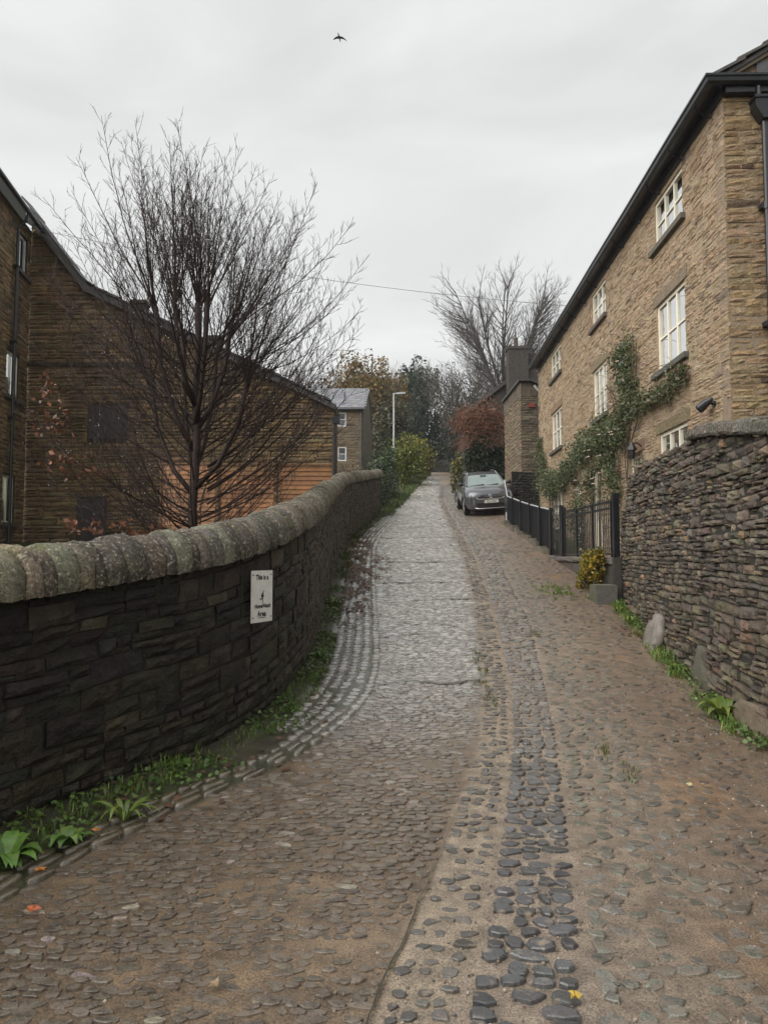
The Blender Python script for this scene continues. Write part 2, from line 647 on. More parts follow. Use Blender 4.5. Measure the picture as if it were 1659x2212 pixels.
def cobble(P, x, y, ax, ay, ang, h, tint, nside=8, sharp=.25, top=.8, sink=.015, tilt=.1):
    """rounded stone pad; ax, ay half sizes"""
    vs, fs = [], []
    ca, sa = math.cos(ang), math.sin(ang)
    rads = [1 + rng.uniform(-sharp, sharp) for _ in range(nside)]
    tx, ty = rng.uniform(-tilt, tilt), rng.uniform(-tilt, tilt)
    rings = ((1.0, -sink), (.95, h * .55), (top, h))
    for q, (sc, hh) in enumerate(rings):
        for i in range(nside):
            th = 2 * math.pi * (i + .5) / nside
            cx_, cy_ = math.cos(th), math.sin(th)
            k = (abs(cx_) ** 3 + abs(cy_) ** 3) ** (-1 / 3)      # squarish
            lx, ly = cx_ * k * rads[i] * ax * sc, cy_ * k * rads[i] * ay * sc
            X, Y = x + lx * ca - ly * sa, y + lx * sa + ly * ca
            vs.append((X, Y, G(X, Y) + hh + (tx * lx + ty * ly if q else 0)))
    n = nside
    for r_ in range(2):
        for i in range(n):
            j = (i + 1) % n
            fs.append((r_ * n + i, r_ * n + j, (r_ + 1) * n + j, (r_ + 1) * n + i))
    fs.append(tuple(range(2 * n, 3 * n)))
    P.add(vs, fs, tint, ax * ay * 4)


def vary(c, s=.25, hue=.08):
    k = 1 + rng.uniform(-s, s)
    return tuple(max(.004, ch * k * (1 + rng.uniform(-hue, hue))) for ch in c)


def lay_cobbles(road):
    big, left, wetl, right, setts = Pieces(), Pieces(), Pieces(), Pieces(), Pieces()
    # narrow sandy band
    y = .6
    while y < 46:
        xl, xr = ip(A_L, y) + .02, ip(A_R, y) - .02
        st = .082 + .003 * y
        n = 3
        for i in range(n):
            if rng.random() < .14:
                continue
            x = xl + (xr - xl) * (i + .5 + rng.uniform(-.25, .25)) / n
            cobble(big, x, y + rng.uniform(-.025, .025), rng.uniform(.02, .04) + .0008 * y, rng.uniform(.016, .03) + .0008 * y, rng.uniform(-.6, .6),
                   rng.uniform(.002, .01), vary((.1, .09, .077), .4, .03) + (.6,), 7, sharp=.3)
        y += st * rng.uniform(.8, 1.2)
    # broad band of dark cobbles
    y = .6
    while y < 46:
        xl, xr = ip(A_R, y) + .025, ip(B_R, y) - .02
        st = .078 + .003 * y
        n = rng.choice((3, 4, 4))
        cuts = [0] + sorted((i + rng.uniform(-.25, .25)) / n for i in range(1, n)) + [1]
        for i in range(n):
            a, b = xl + (xr - xl) * cuts[i], xl + (xr - xl) * cuts[i + 1]
            if rng.random() < .07:
                continue
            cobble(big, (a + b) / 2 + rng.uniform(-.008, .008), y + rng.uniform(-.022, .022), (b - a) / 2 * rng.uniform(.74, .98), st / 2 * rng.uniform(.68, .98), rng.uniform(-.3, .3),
                   rng.uniform(.003, .013), vary(lerp3((.072, .072, .072), (.19, .172, .15), sstep(3.0, 8, y)), .28, .03) + (.75,), 7, sharp=.24)  # cobbles lighten up the lane, wet reflection mixed into the tint
        y += st
    # worn setts of the left track
    y = .8
    while y < 60:
        st = (.043 + .0038 * max(0, y - 3)) * rng.uniform(.85, 1.25)
        xr = ip(A_L, y) - .03 if y < 50 else ip(RIGHT, y)
        x = left_edge(y) + .2 + rng.uniform(0, .1)
        while x < xr:
            wx = st * rng.uniform(1.1, 2.1)
            wx *= 1.5 if rng.random() < .15 else 1
            yy = y + .09 * math.sin(x * 1.3) + rng.uniform(-.016, .016)
            if zone(x, yy) == 'left':
                nz = .6 * mnoise.noise((x * 1.3, yy * 1.3, 1.7)) + .7 * mnoise.noise((x * 4.5, yy * 4.5, .7))
                gone = sstep(.05, .5, nz) * (1 - sstep(5, 8, yy)) * .5 + .05
                if rng.random() > gone:
                    c = vary(lerp3((.12, .096, .07), (.43, .402, .362), sstep(3.8, 9.5, yy)), .3, .03)  # far setts paler: reflected sky painted into their tint
                    if rng.random() < .015:
                        c = vary((.3, .26, .22), .2)
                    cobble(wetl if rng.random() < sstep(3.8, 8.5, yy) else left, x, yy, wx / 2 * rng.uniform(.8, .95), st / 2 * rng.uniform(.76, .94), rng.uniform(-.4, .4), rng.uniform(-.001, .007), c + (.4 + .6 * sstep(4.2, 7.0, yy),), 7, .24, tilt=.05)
            x += wx
        y += st
    # greenish cobbles of the right margin
    y = .8
    while y < 50:
        st = .078 + .0035 * y
        xl, xr = ip(B_R, y), ip(RIGHT, y) - .1
        x = xl + rng.uniform(.03, .1)
        while x < xr:
            t = (x - xl) / max(.1, xr - xl)
            wx = st * rng.uniform(.9, 1.5)
            nz = mnoise.noise((x * 1.1, y * 1.1, 5.7))
            if rng.random() < .88 - .3 * t - .4 * sstep(.1, .5, nz) * t:
                c = lerp3((.15, .145, .118), (.13, .104, .08), sstep(.15, .65, t))
                cobble(right, x + rng.uniform(-.01, .01), y + rng.uniform(-.03, .03), wx / 2 * rng.uniform(.55, .92), st / 2 * rng.uniform(.6, .95), rng.uniform(-.7, .7),
                       rng.uniform(.0, .011) * (1 - .6 * t), vary(c, .32, .04) + (.55,), 7, .28)
            x += wx
        y += st
    # grit pressed into the sand near the camera
    grit = Pieces()
    for _ in range(5200):
        y = .9 + 6.5 * rng.random() ** 1.5
        xl = left_edge(y) + .75
        x = rng.uniform(xl, ip(RIGHT, y) - .12)
        zn = zone(x, y)
        if zn in ('verge', 'gutter') or (zn == 'left' and rng.random() < .5):
            continue
        q = rng.uniform(.003, .0085)
        cobble(grit, x, y, q, q * rng.uniform(.6, 1), rng.uniform(0, 3), q * .35, vary(rng.choice(((.3, .25, .19), (.12, .1, .085), (.2, .15, .1), (.08, .08, .08), (.36, .31, .25))), .3, .04) + (.5,), 5, .3, sink=.004)
    grit.finish(road, 'grit', 'grit', M['cobble'], 0)
    # mossy joints beside the wheel bands
    for tab in (A_L,):
        mb = MB()
        yy = np.arange(.4, 4.6, .045)
        for q, y in enumerate(yy):
            x = ip(tab, y) + .012 * mnoise.noise((y * 2.3, tab[0][0], 0))
            near = 1 - sstep(2.8, 4.5, y)
            w = (.0035 + .0012 * y) * (1 + .5 * mnoise.noise((y * 9, 1, tab[0][0]))) * (.12 + .6 * near) * (1 + .5 * mnoise.noise((y * 3, 6, 0)))
            c = vary(lerp3((.17, .135, .1), (.06, .054, .036), near), .3) + (.3,)
            x += .01 * mnoise.noise((y * 9, 3, tab[0][0]))
            for dx in (-w, w):
                mb.v.append((x + dx, y, G(x, y) + .011)); mb.t.append(c)
            if q:
                a = 2 * q
                mb.f.append((a - 2, a - 1, a + 1, a))
        mb.build('band_joint', M['darkgap'], road)
    # gutter setts following the wall
    for row in range(5):
        s = 2.0 + .07 * row
        while s < WLEN - .4:
            x0, y0 = wpt(s)
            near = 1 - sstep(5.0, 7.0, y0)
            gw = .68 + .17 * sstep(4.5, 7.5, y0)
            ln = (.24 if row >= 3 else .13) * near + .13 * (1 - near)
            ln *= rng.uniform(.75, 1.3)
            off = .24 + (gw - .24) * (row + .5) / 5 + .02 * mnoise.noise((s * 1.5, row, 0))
            nx, ny = wnorm(s + ln / 2)
            xa, ya = wpt(s + ln / 2)
            ang = math.atan2(nx, -ny) if False else math.atan2(-nx, ny) + math.pi
            ang = math.atan2(wpt(s + ln)[1] - y0, wpt(s + ln)[0] - x0)
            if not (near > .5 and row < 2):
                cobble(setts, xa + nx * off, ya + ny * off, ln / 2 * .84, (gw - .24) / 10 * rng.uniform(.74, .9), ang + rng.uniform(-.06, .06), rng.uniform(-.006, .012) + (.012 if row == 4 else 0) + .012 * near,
                       vary(lerp3((.36, .345, .31), (.11, .088, .055), near), .22, .03) + (1.0 - .2 * near,), 8, .12)  # far tint paints the bright wet reflection; near tint is muddy stone
            s += ln
    big.finish(road, 'cobble', 'cobble_band', M['darkcobble'], 300)
    left.finish(road, 'sett', 'sett_paving', M['cobble'], 300)
    wetl.finish(road, 'worn_sheen_sett', 'worn_sheen_paving', M['wetsett'], 300)
    right.finish(road, 'cobblestone', 'cobblestone_paving', M['cobble'], 300)
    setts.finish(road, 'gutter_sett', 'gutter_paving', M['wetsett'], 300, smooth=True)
    # cracks and edging joints across the worn track
    for (y0, dx0, dx1, sl) in ((7.42, .0, 1.0, .12), (9.75, .0, .5, .3), (10.6, .2, .8, -.3), (12.1, .35, 1.0, .2), (13.6, .0, .9, .25), (16.2, .1, 1.0, .1), (18.3, .0, .7, .3), (20.6, .0, 1.0, .2), (23.5, .2, 1.0, .1)):
        mb = MB()
        xl, xr = ip(LEFTE, y0), ip(A_L, y0)
        n = 26
        for i in range(n + 1):
            t = dx0 + (dx1 - dx0) * i / n
            x = xl + (xr - xl) * t
            yy = y0 + (.16 + .008 * y0) * mnoise.noise((t * 3.1, y0, 0)) + .06 * mnoise.noise((t * 13, y0, 4)) + sl * t
            w = max(.001, (.018 + .0012 * y0) * (.5 + 1.2 * mnoise.noise((t * 5, y0, 9))))
            z = G(x, yy)
            c = vary((.075, .066, .045), .25) + (.5,)
            for dy, dz in ((-w, .012), (w, .016)):
                mb.v.append((x, yy + dy, z + dz)); mb.t.append(c)
            if i:
                q = 2 * i
                mb.f.append((q - 2, q, q + 1, q - 1))
        mb.build('track_joint', M['cobble'], road)


# ------------------------------------------------------------------ stone walls
def stone(P, fn, s0, s1, t0, t1, out, tint, gap=.006, n=3, rough=.012, back=.07, size=None, edge=.018):
    """fn(s, t, d) -> world point; a rough faced block"""
    w, h = s1 - s0, t1 - t0
    gs, gt = min(gap, w * .15), min(gap, h * .15)
    a0, a1, b0, b1 = s0 + gs, s1 - gs, t0 + gt, t1 - gt
    jit = [(rng.uniform(-1, 1) * min(.02, w * .08), rng.uniform(-1, 1) * min(.012, h * .12)) for _ in range(4)]
    ns = n if w > 1.3 * h else max(2, n - 1)
    nt_ = n if h > .09 else 2
    vs, idx = [], {}
    for j in range(nt_ + 1):
        for i in range(ns + 1):
            u, v = i / ns, j / nt_
            s = a0 + (a1 - a0) * u
            t = b0 + (b1 - b0) * v
            s += (jit[0][0] * (1 - u) + jit[1][0] * u) * (1 - v) + (jit[2][0] * (1 - u) + jit[3][0] * u) * v
            t += (jit[0][1] * (1 - u) + jit[1][1] * u) * (1 - v) + (jit[2][1] * (1 - u) + jit[3][1] * u) * v
            bd = i in (0, ns) or j in (0, nt_)
            d = out + (rng.uniform(-.35, .2) * rough - edge if bd else rng.uniform(-1, 1) * rough)
            if not bd:
                s += rng.uniform(-.12, .12) * w / ns
                t += rng.uniform(-.12, .12) * h / nt_
            idx[(i, j)] = len(vs)
            vs.append(fn(s, t, d))
    fs = [(idx[(i, j)], idx[(i + 1, j)], idx[(i + 1, j + 1)], idx[(i, j + 1)]) for j in range(nt_) for i in range(ns)]
    ring = [(i, 0) for i in range(ns)] + [(ns, j) for j in range(nt_)] + [(i, nt_) for i in range(ns, 0, -1)] + [(0, j) for j in range(nt_, 0, -1)]
    m = len(ring)
    base = len(vs)
    for (i, j) in ring:
        u, v = i / ns, j / nt_
        vs.append(fn(a0 + (a1 - a0) * u, b0 + (b1 - b0) * v, -back))
    for k in range(m):
        q = (k + 1) % m
        fs.append((idx[ring[q]], idx[ring[k]], base + k, base + q))
    P.add(vs, fs, tint, w * h)


def courses(P, fn, t0, t1, hr, lr, intervals, tintf, out=.0, outv=.01, **kw):
    """rows of stones from t0 to t1; intervals(ta, tb) -> [(sa, sb)]"""
    t = t0
    while t < t1 - .02:
        h = rng.uniform(*hr)
        if t + h > t1 - hr[0] * .6:
            h = t1 - t
        for (sa, sb) in intervals(t, t + h):
            s = sa
            while s < sb - .01:
                ln = rng.uniform(*lr) * (1 + .5 * (h - hr[0]) / max(.01, hr[1] - hr[0]))
                if s + ln > sb - lr[0] * .6:
                    ln = sb - s
                if h > hr[0] * 1.7 and rng.random() < .25:          # two thin stones in one course
                    k = h * rng.uniform(.4, .6)
                    stone(P, fn, s, s + ln, t, t + k, out + rng.uniform(-outv, outv), tintf(s, t), **kw)
                    stone(P, fn, s, s + ln, t + k, t + h, out + rng.uniform(-outv, outv), tintf(s, t), **kw)
                else:
                    stone(P, fn, s, s + ln, t, t + h, out + rng.uniform(-outv, outv), tintf(s, t), **kw)
                s += ln
        t += h


def cut(intervals, holes, ta, tb, pad=0):
    out = list(intervals)
    for (h0, h1, z0, z1) in holes:
        if tb <= z0 + .02 or ta >= z1 - .02:
            continue
        nw = []
        for (a, b) in out:
            if h1 <= a or h0 >= b:
                nw.append((a, b))
            else:
                if h0 - a > .03:
                    nw.append((a, h0))
                if b - h1 > .03:
                    nw.append((h1, b))
        out = nw
    return out


def core_wall(fn, s0, s1, z0, z1, holes, d=-.025, reveal=.2, tint=(.2, .15, .1, 0)):
    """flat mortar wall with real openings and reveals"""
    mb = MB()
    ss = sorted(set([s0, s1] + [h for q in holes for h in q[:2]]))
    zs = sorted(set([z0, z1] + [h for q in holes for h in q[2:4]]))
    for i in range(len(ss) - 1):
        for j in range(len(zs) - 1):
            cs, cz = (ss[i] + ss[i + 1]) / 2, (zs[j] + zs[j + 1]) / 2
            if any(q[0] < cs < q[1] and q[2] < cz < q[3] for q in holes):
                continue
            mb.add([fn(ss[i], zs[j], d), fn(ss[i + 1], zs[j], d), fn(ss[i + 1], zs[j + 1], d), fn(ss[i], zs[j + 1], d)], [(0, 1, 2, 3)], tint)
    for (a, b, c, e) in holes:
        for (p, q) in (((a, c), (b, c)), ((b, c), (b, e)), ((b, e), (a, e)), ((a, e), (a, c))):
            mb.add([fn(p[0], p[1], d), fn(q[0], q[1], d), fn(q[0], q[1], d - reveal), fn(p[0], p[1], d - reveal)], [(0, 1, 2, 3)], tint)
    return mb


def fbox(mb, fn, s0, s1, z0, z1, d0, d1, tint=(1, 1, 1, 1)):
    vs = [fn(s, z, d) for d in (d0, d1) for z in (z0, z1) for s in (s0, s1)]
    mb.add(vs, [(0, 1, 3, 2), (4, 6, 7, 5), (0, 4, 5, 1), (2, 3, 7, 6), (0, 2, 6, 4), (1, 5, 7, 3)], tint)


def window(parent, fn, a, b, c, e, lights=3, rows=2, mat='cream', depth=-.12, curtain=(0, 1), sill=True, lintel=True, fw=.062):
    mb = MB()
    d0, d1 = depth - .06, depth
    fbox(mb, fn, a, a + fw, c, e, d0, d1)
    fbox(mb, fn, b - fw, b, c, e, d0, d1)
    fbox(mb, fn, a + fw, b - fw, e - fw, e, d0, d1 - .003)
    fbox(mb, fn, a + fw, b - fw, c, c + fw, d0, d1 - .003)
    iw = (b - a - 2 * fw)
    mull = .058
    lw = (iw - mull * (lights - 1)) / lights
    for i in range(1, lights):
        s = a + fw + i * lw + (i - 1) * mull
        fbox(mb, fn, s, s + mull, c + fw, e - fw, d0 + .004, d1 - .006)
    ih = e - c - 2 * fw
    bar = .036
    rh = (ih - bar * (rows - 1)) / rows
    for i in range(lights):
        s = a + fw + i * (lw + mull)
        for j in range(1, rows):
            z = c + fw + j * rh + (j - 1) * bar
            fbox(mb, fn, s, s + lw, z, z + bar, d0 + .008, d1 - .012)
    w = mb.build('window', M[mat], parent)
    for i in range(lights):
        s = a + fw + i * (lw + mull)
        for j in range(rows):
            z = c + fw + j * (rh + bar)
            p = MB()
            tl = rng.uniform(-.004, .004)
            p.add([fn(s - .005, z - .005, depth - .035 + tl), fn(s + lw + .005, z - .005, depth - .035 - tl), fn(s + lw + .005, z + rh + .005, depth - .035), fn(s - .005, z + rh + .005, depth - .035)], [(0, 1, 2, 3)])
            p.build('pane', M['glass'], w)
    if curtain:
        q = MB()
        n = 26
        top = c + (e - c) * curtain[1] - .02
        bot = c + (e - c) * curtain[0]
        for k in range(n + 1):
            s = a + .02 + (b - a - .04) * k / n
            dd = depth - .16 + .02 * math.sin(k * 2.1)
            q.v += [fn(s, bot, dd), fn(s, top, dd)]
            q.t += [(1, 1, 1, 1)] * 2
        for k in range(n):
            q.f.append((2 * k, 2 * k + 2, 2 * k + 3, 2 * k + 1))
        q.build('curtain', M['net'], w, smooth=True)
    r_ = MB()
    r_.add([fn(a - .3, c - .3, depth - .9), fn(b + .3, c - .3, depth - .9), fn(b + .3, e + .3, depth - .9), fn(a - .3, e + .3, depth - .9)], [(0, 1, 2, 3)])
    r_.build('room_backdrop', M['room'], w)
    if sill:
        q = MB()
        fbox(q, fn, a - .12, b + .16, c - .10, c - .004, depth + .0, .08, vary((.1, .088, .075), .1) + (0,))
        q.build('sill', M['slab'], w)
    if lintel:
        q = MB()
        fbox(q, fn, a - .14, b + .14, e + .004, e + .2, -.1, .014, vary((.27, .2, .135), .08) + (0,))
        q.build('lintel', M['housestone'], w)
    return w


# ------------------------------------------------------------------ left boundary wall
def build_boundary_wall():
    t = thing('boundary_wall', 'dark damp stone wall with rounded coping curving up beside the gutter', 'wall', (-1.0, 7.0, 0))

    def fn(s, h, d):
        x, y = wpt(s)
        nx, ny = wnorm(s)
        return (x + nx * d, y + ny * d, g(y) - .02 + h * (wall_h(y) - .27) / 1.4)

    # backing with thickness
    mb = MB()
    N = 160
    dk = (.022, .019, .014, 0)
    for i in range(N + 1):
        s = WLEN * i / N
        for (h, d) in ((-.3, -.03), (1.4, -.03), (1.4, -.36), (-.3, -.36)):
            mb.v.append(fn(s, h, d))
            mb.t.append(dk)
    for i in range(N):
        for j in range(4):
            a, b = i * 4 + j, i * 4 + (j + 1) % 4
            mb.f.append((a, b, b + 4, a + 4))
    mb.f += [(0, 1, 2, 3), (N * 4 + 3, N * 4 + 2, N * 4 + 1, N * 4)]
    core = mb.build('core', M['darkgap'], t)

    def tint(s, h):
        y = wpt(s)[1]
        k = rng.random()
        if k < .5:
            c = (.030, .026, .021)
        elif k < .75:
            c = (.046, .038, .027)
        elif k < .9:
            c = (.034, .024, .022)
        else:
            c = (.068, .055, .036)
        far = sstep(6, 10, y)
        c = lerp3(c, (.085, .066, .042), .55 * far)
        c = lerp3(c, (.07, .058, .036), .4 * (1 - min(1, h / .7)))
        return vary(c, .35, .12) + (0,)

    P = Pieces()
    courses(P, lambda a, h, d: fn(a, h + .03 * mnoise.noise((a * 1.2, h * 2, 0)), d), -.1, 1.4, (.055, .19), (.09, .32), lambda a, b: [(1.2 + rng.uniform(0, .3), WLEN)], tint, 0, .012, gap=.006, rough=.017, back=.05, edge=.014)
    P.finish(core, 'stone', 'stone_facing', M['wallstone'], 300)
    # coping: half round stones set side by side across the wall
    s = 1.0
    C = Pieces()
    prof = [(.075, -.02), (.085, .05), (.07, .13), (.02, .215), (-.06, .272), (-.155, .29), (-.25, .272), (-.33, .215), (-.38, .13), (-.395, .05), (-.39, -.02)]
    while s < WLEN - .05:
        near = 1 - sstep(7, 11, wpt(s)[1])
        ln = rng.choice((rng.uniform(.07, .12), rng.uniform(.11, .16), rng.uniform(.14, .2)))
        e = min(WLEN, s + ln)
        k = rng.uniform(.93, 1.03)
        shift = rng.uniform(-.012, .012)
        lean = rng.uniform(-.012, .012)
        vs, fs = [], []
        rings = ((s + .002, .945), (s + .008, .985), ((s + e) / 2, 1.0), (e - .008, .985), (e - .002, .945))
        for (q, sc) in rings:
            x, y = wpt(q)
            nx, ny = wnorm(q)
            zb = g(y) - .02 + wall_h(y) - .27
            for (d, h) in prof:
                dd = -.155 + shift + (d + .155) * sc * k + rng.uniform(-.008, .008)
                hh = -.02 + (h + .02) * (sc if h > 0 else 1) * k + rng.uniform(-.008, .008)
                vs.append((x + nx * dd + lean * hh * 3, y + ny * dd, zb + hh))
        m = len(prof)
        for r_ in range(4):
            for j in range(m - 1):
                a = r_ * m + j
                fs.append((a + 1, a, a + m, a + m + 1))
        fs.append(tuple(range(m)))
        fs.append(tuple(range(5 * m - 1, 4 * m - 1, -1)))
        c = vary(rng.choice(((.165, .14, .1), (.19, .168, .12), (.11, .09, .066), (.2, .175, .125))), .28)
        C.add(vs, fs, c + (0,), ln * .35)
        s = e
    C.finish(t, 'coping_stone', 'coping_row', M['coping'], 300, smooth=True)
    return fn


# ------------------------------------------------------------------ right dry stone wall
DW0 = np.array([2.98, 5.62]); DWD = np.array([1.09, 6.81]) / math.hypot(1.09, 6.81)
DTOP = [(2.35, -3.5), (2.4, -1), (2.5, -.2), (2.68, .9), (2.84, 2.0), (2.88, 3.0), (2.9, 4.1), (2.97, 5.5), (2.93, 6.16), (2.78, 6.5), (2.2, 6.86), (2.0, 6.9)]


def build_dry_wall():
    t = thing('dry_stone_wall', 'tall brown dry stone garden wall with flat coping slabs beside the iron gate', 'wall', (3.3, 7.0, 0))

    def fn(s, z, d):
        p = DW0 + DWD * s
        batter = -.05 * (z - .5)
        dd = d + batter
        return (p[0] - DWD[1] * dd, p[1] + DWD[0] * dd, z)

    mb = MB()
    dk = (.03, .026, .02, 0)
    S = list(np.linspace(-3.4, 6.86, 50))
    for s in S:
        zt = ip(DTOP, s) - .05
        for (z, d) in ((-.3, -.035), (zt, -.035), (zt, -.42), (-.3, -.42)):
            mb.v.append(fn(s, z, d)); mb.t.append(dk)
    for i in range(len(S) - 1):
        for j in range(4):
            a, b = i * 4 + j, i * 4 + (j + 1) % 4
            mb.f.append((b, a, a + 4, b + 4))
    n = len(S) - 1
    mb.f += [(0, 1, 2, 3), (n * 4, n * 4 + 1, n * 4 + 2, n * 4 + 3)]
    core = mb.build('core', M['darkgap'], t)

    def inter(ta, tb):
        ss = np.linspace(-3.4, 6.9, 104)
        ok = [(ip(DTOP, s) >= (ta + tb) / 2 and G(*(DW0 + DWD * s)) < tb) for s in ss]
        out, st = [], None
        for s, k in zip(ss, ok):
            if k and st is None:
                st = s
            if not k and st is not None:
                out.append((st, s)); st = None
        if st is not None:
            out.append((st, 6.9))
        return [(a, b) for a, b in out if b - a > .12]

    def tint(s, z):
        k = rng.random()
        c = (.105, .086, .065) if k < .38 else (.15, .122, .088) if k < .74 else (.2, .155, .105) if k < .88 else (.18, .155, .12) if k < .97 else (.26, .18, .1)
        if z < 1.0:
            c = lerp3(c, (.15, .115, .07), .25)
        return vary(c, .3, .1) + (0,)

    P = Pieces()
    # wavy courses
    def fw(s, z, d):
        return fn(s, z + .035 * mnoise.noise((s * 1.1, z * 1.6, 2.2)) + .012 * mnoise.noise((s * 5, z * 5, 0)), d)
    courses(P, fw, -.05, 3.0, (.04, .11), (.08, .26), inter, tint, .0, .028, gap=.007, rough=.016, back=.07, edge=.018)
    P.finish(core, 'stone', 'stone_facing', M['drystone'], 300)
    # end face of the wall, by the gate
    E_ = Pieces()
    def fe(s, z, d):
        p = DW0 + DWD * (6.86 + d)
        dd = -.40 + s - .05 * (z - .5)
        return (p[0] - DWD[1] * dd, p[1] + DWD[0] * dd, z)
    courses(E_, fe, .75, 2.2, (.06, .14), (.16, .4), lambda a, b: [(0, .4)], tint, .03, .01, gap=.006, rough=.01, back=.04)
    E_.finish(core, 'end_stone', 'end_facing', M['drystone'], 60)
    # coping slabs on the near part
    s = -3.4
    while s < 2.3:
        ln = rng.uniform(.28, .5)
        mbq = Pieces()
        z0 = ip(DTOP, s + ln / 2)
        sl = (ip(DTOP, s + ln) - ip(DTOP, s)) / ln
        def fc(a, b, d, s=s, ln=ln, z0=z0, sl=sl):
            return fn(s + ln / 2 + a, z0 + .005 + b + sl * a, d)
        k = rng.uniform(.085, .115)
        vs, fs = [], []
        grid = [(-.46, .095), (-.2, .1), (.02, .095), (.06, .075), (.07, -.005), (.05, -.03), (-.46, -.03)]
        for q in (-ln / 2 + .006, -ln / 2 + .03, 0, ln / 2 - .03, ln / 2 - .006):
            sc = .94 if abs(q) > ln / 2 - .01 else 1
            for (d, b) in grid:
                vs.append(fc(q, b * k / .1 * sc + rng.uniform(-.012, .012), d * sc + rng.uniform(-.014, .014)))
        m = len(grid)
        for r_ in range(4):
            for j in range(m):
                a, b = r_ * m + j, r_ * m + (j + 1) % m
                fs.append((a, b, b + m, a + m))
        fs += [tuple(range(m - 1, -1, -1)), tuple(range(4 * m, 5 * m))]
        q = MB(); q.add(vs, fs, vary((.12, .105, .082), .2) + (0,))
        q.build('coping_slab', M['coping'], t)
        # thin bed course under each slab
        s += ln
    # loose boulders and slabs leaning at the foot
    def boulder(name, label, x, y, sx, sy, sz, col, seed, mat='slab', lean=0.0):
        import bmesh
        bm = bmesh.new()
        bmesh.ops.create_icosphere(bm, subdivisions=3, radius=1)
        mbb = MB()
        vs = []
        for v in bm.verts:
            p = v.co.copy()
            k = 1 + .38 * mnoise.noise((p * 1.5 + v3(seed, 0, 0))) + .12 * mnoise.noise(p * 4 + v3(seed, 3, 0)) + .05 * mnoise.noise(p * 9 + v3(seed, 3, 0))
            p = v3(math.copysign(abs(p.x) ** .55, p.x), math.copysign(abs(p.y) ** .55, p.y), math.copysign(abs(p.z) ** .7, p.z)) * k
            vs.append((x + p.x * sx + lean * (p.z + 1) * sz, y + p.y * sy, G(x, y) + sz * .6 + p.z * sz))
        fs = [tuple(l.index for l in f.verts) for f in bm.faces]
        bm.free()
        mbb.add(vs, fs, col + (0,))
        o = mbb.build(name, M[mat], smooth=True)
        tag(o, label, 'boulder')
    boulder('boulder', 'pale grey rounded boulder leaning against the dry stone wall', 3.42, 9.15, .10, .17, .24, (.2, .18, .155), 1.0, lean=.22)
    boulder('standing_stone', 'mossy pointed upright stone at the foot of the dry stone wall', 3.29, 7.35, .07, .26, .26, (.10, .095, .07), 5.0, lean=.1)
    boulder('edging_stone', 'brown weathered block at the foot of the wall behind big weeds', 3.0, 5.85, .07, .3, .16, (.14, .11, .075), 9.0, lean=.1)


# ------------------------------------------------------------------ right stone house
HD = np.array([math.sin(R(2.6)), math.cos(R(2.6))])
HP = np.array([5.042, 10.2])
HLEN = 16.1
HEAVE = 8.55


def hf(s, z, d):                       # street front
    p = HP + HD * s
    return (p[0] - HD[1] * d, p[1] + HD[0] * d, z)


def he(s, z, d):                       # end wall facing down the hill
    p = HP + np.array([HD[1], -HD[0]]) * s
    return (p[0] - HD[0] * d, p[1] - HD[1] * d, z)


def hx(s, z, d):                       # end wall facing uphill
    p = HP + HD * HLEN + np.array([HD[1], -HD[0]]) * s
    return (p[0] + HD[0] * d, p[1] + HD[1] * d, z)


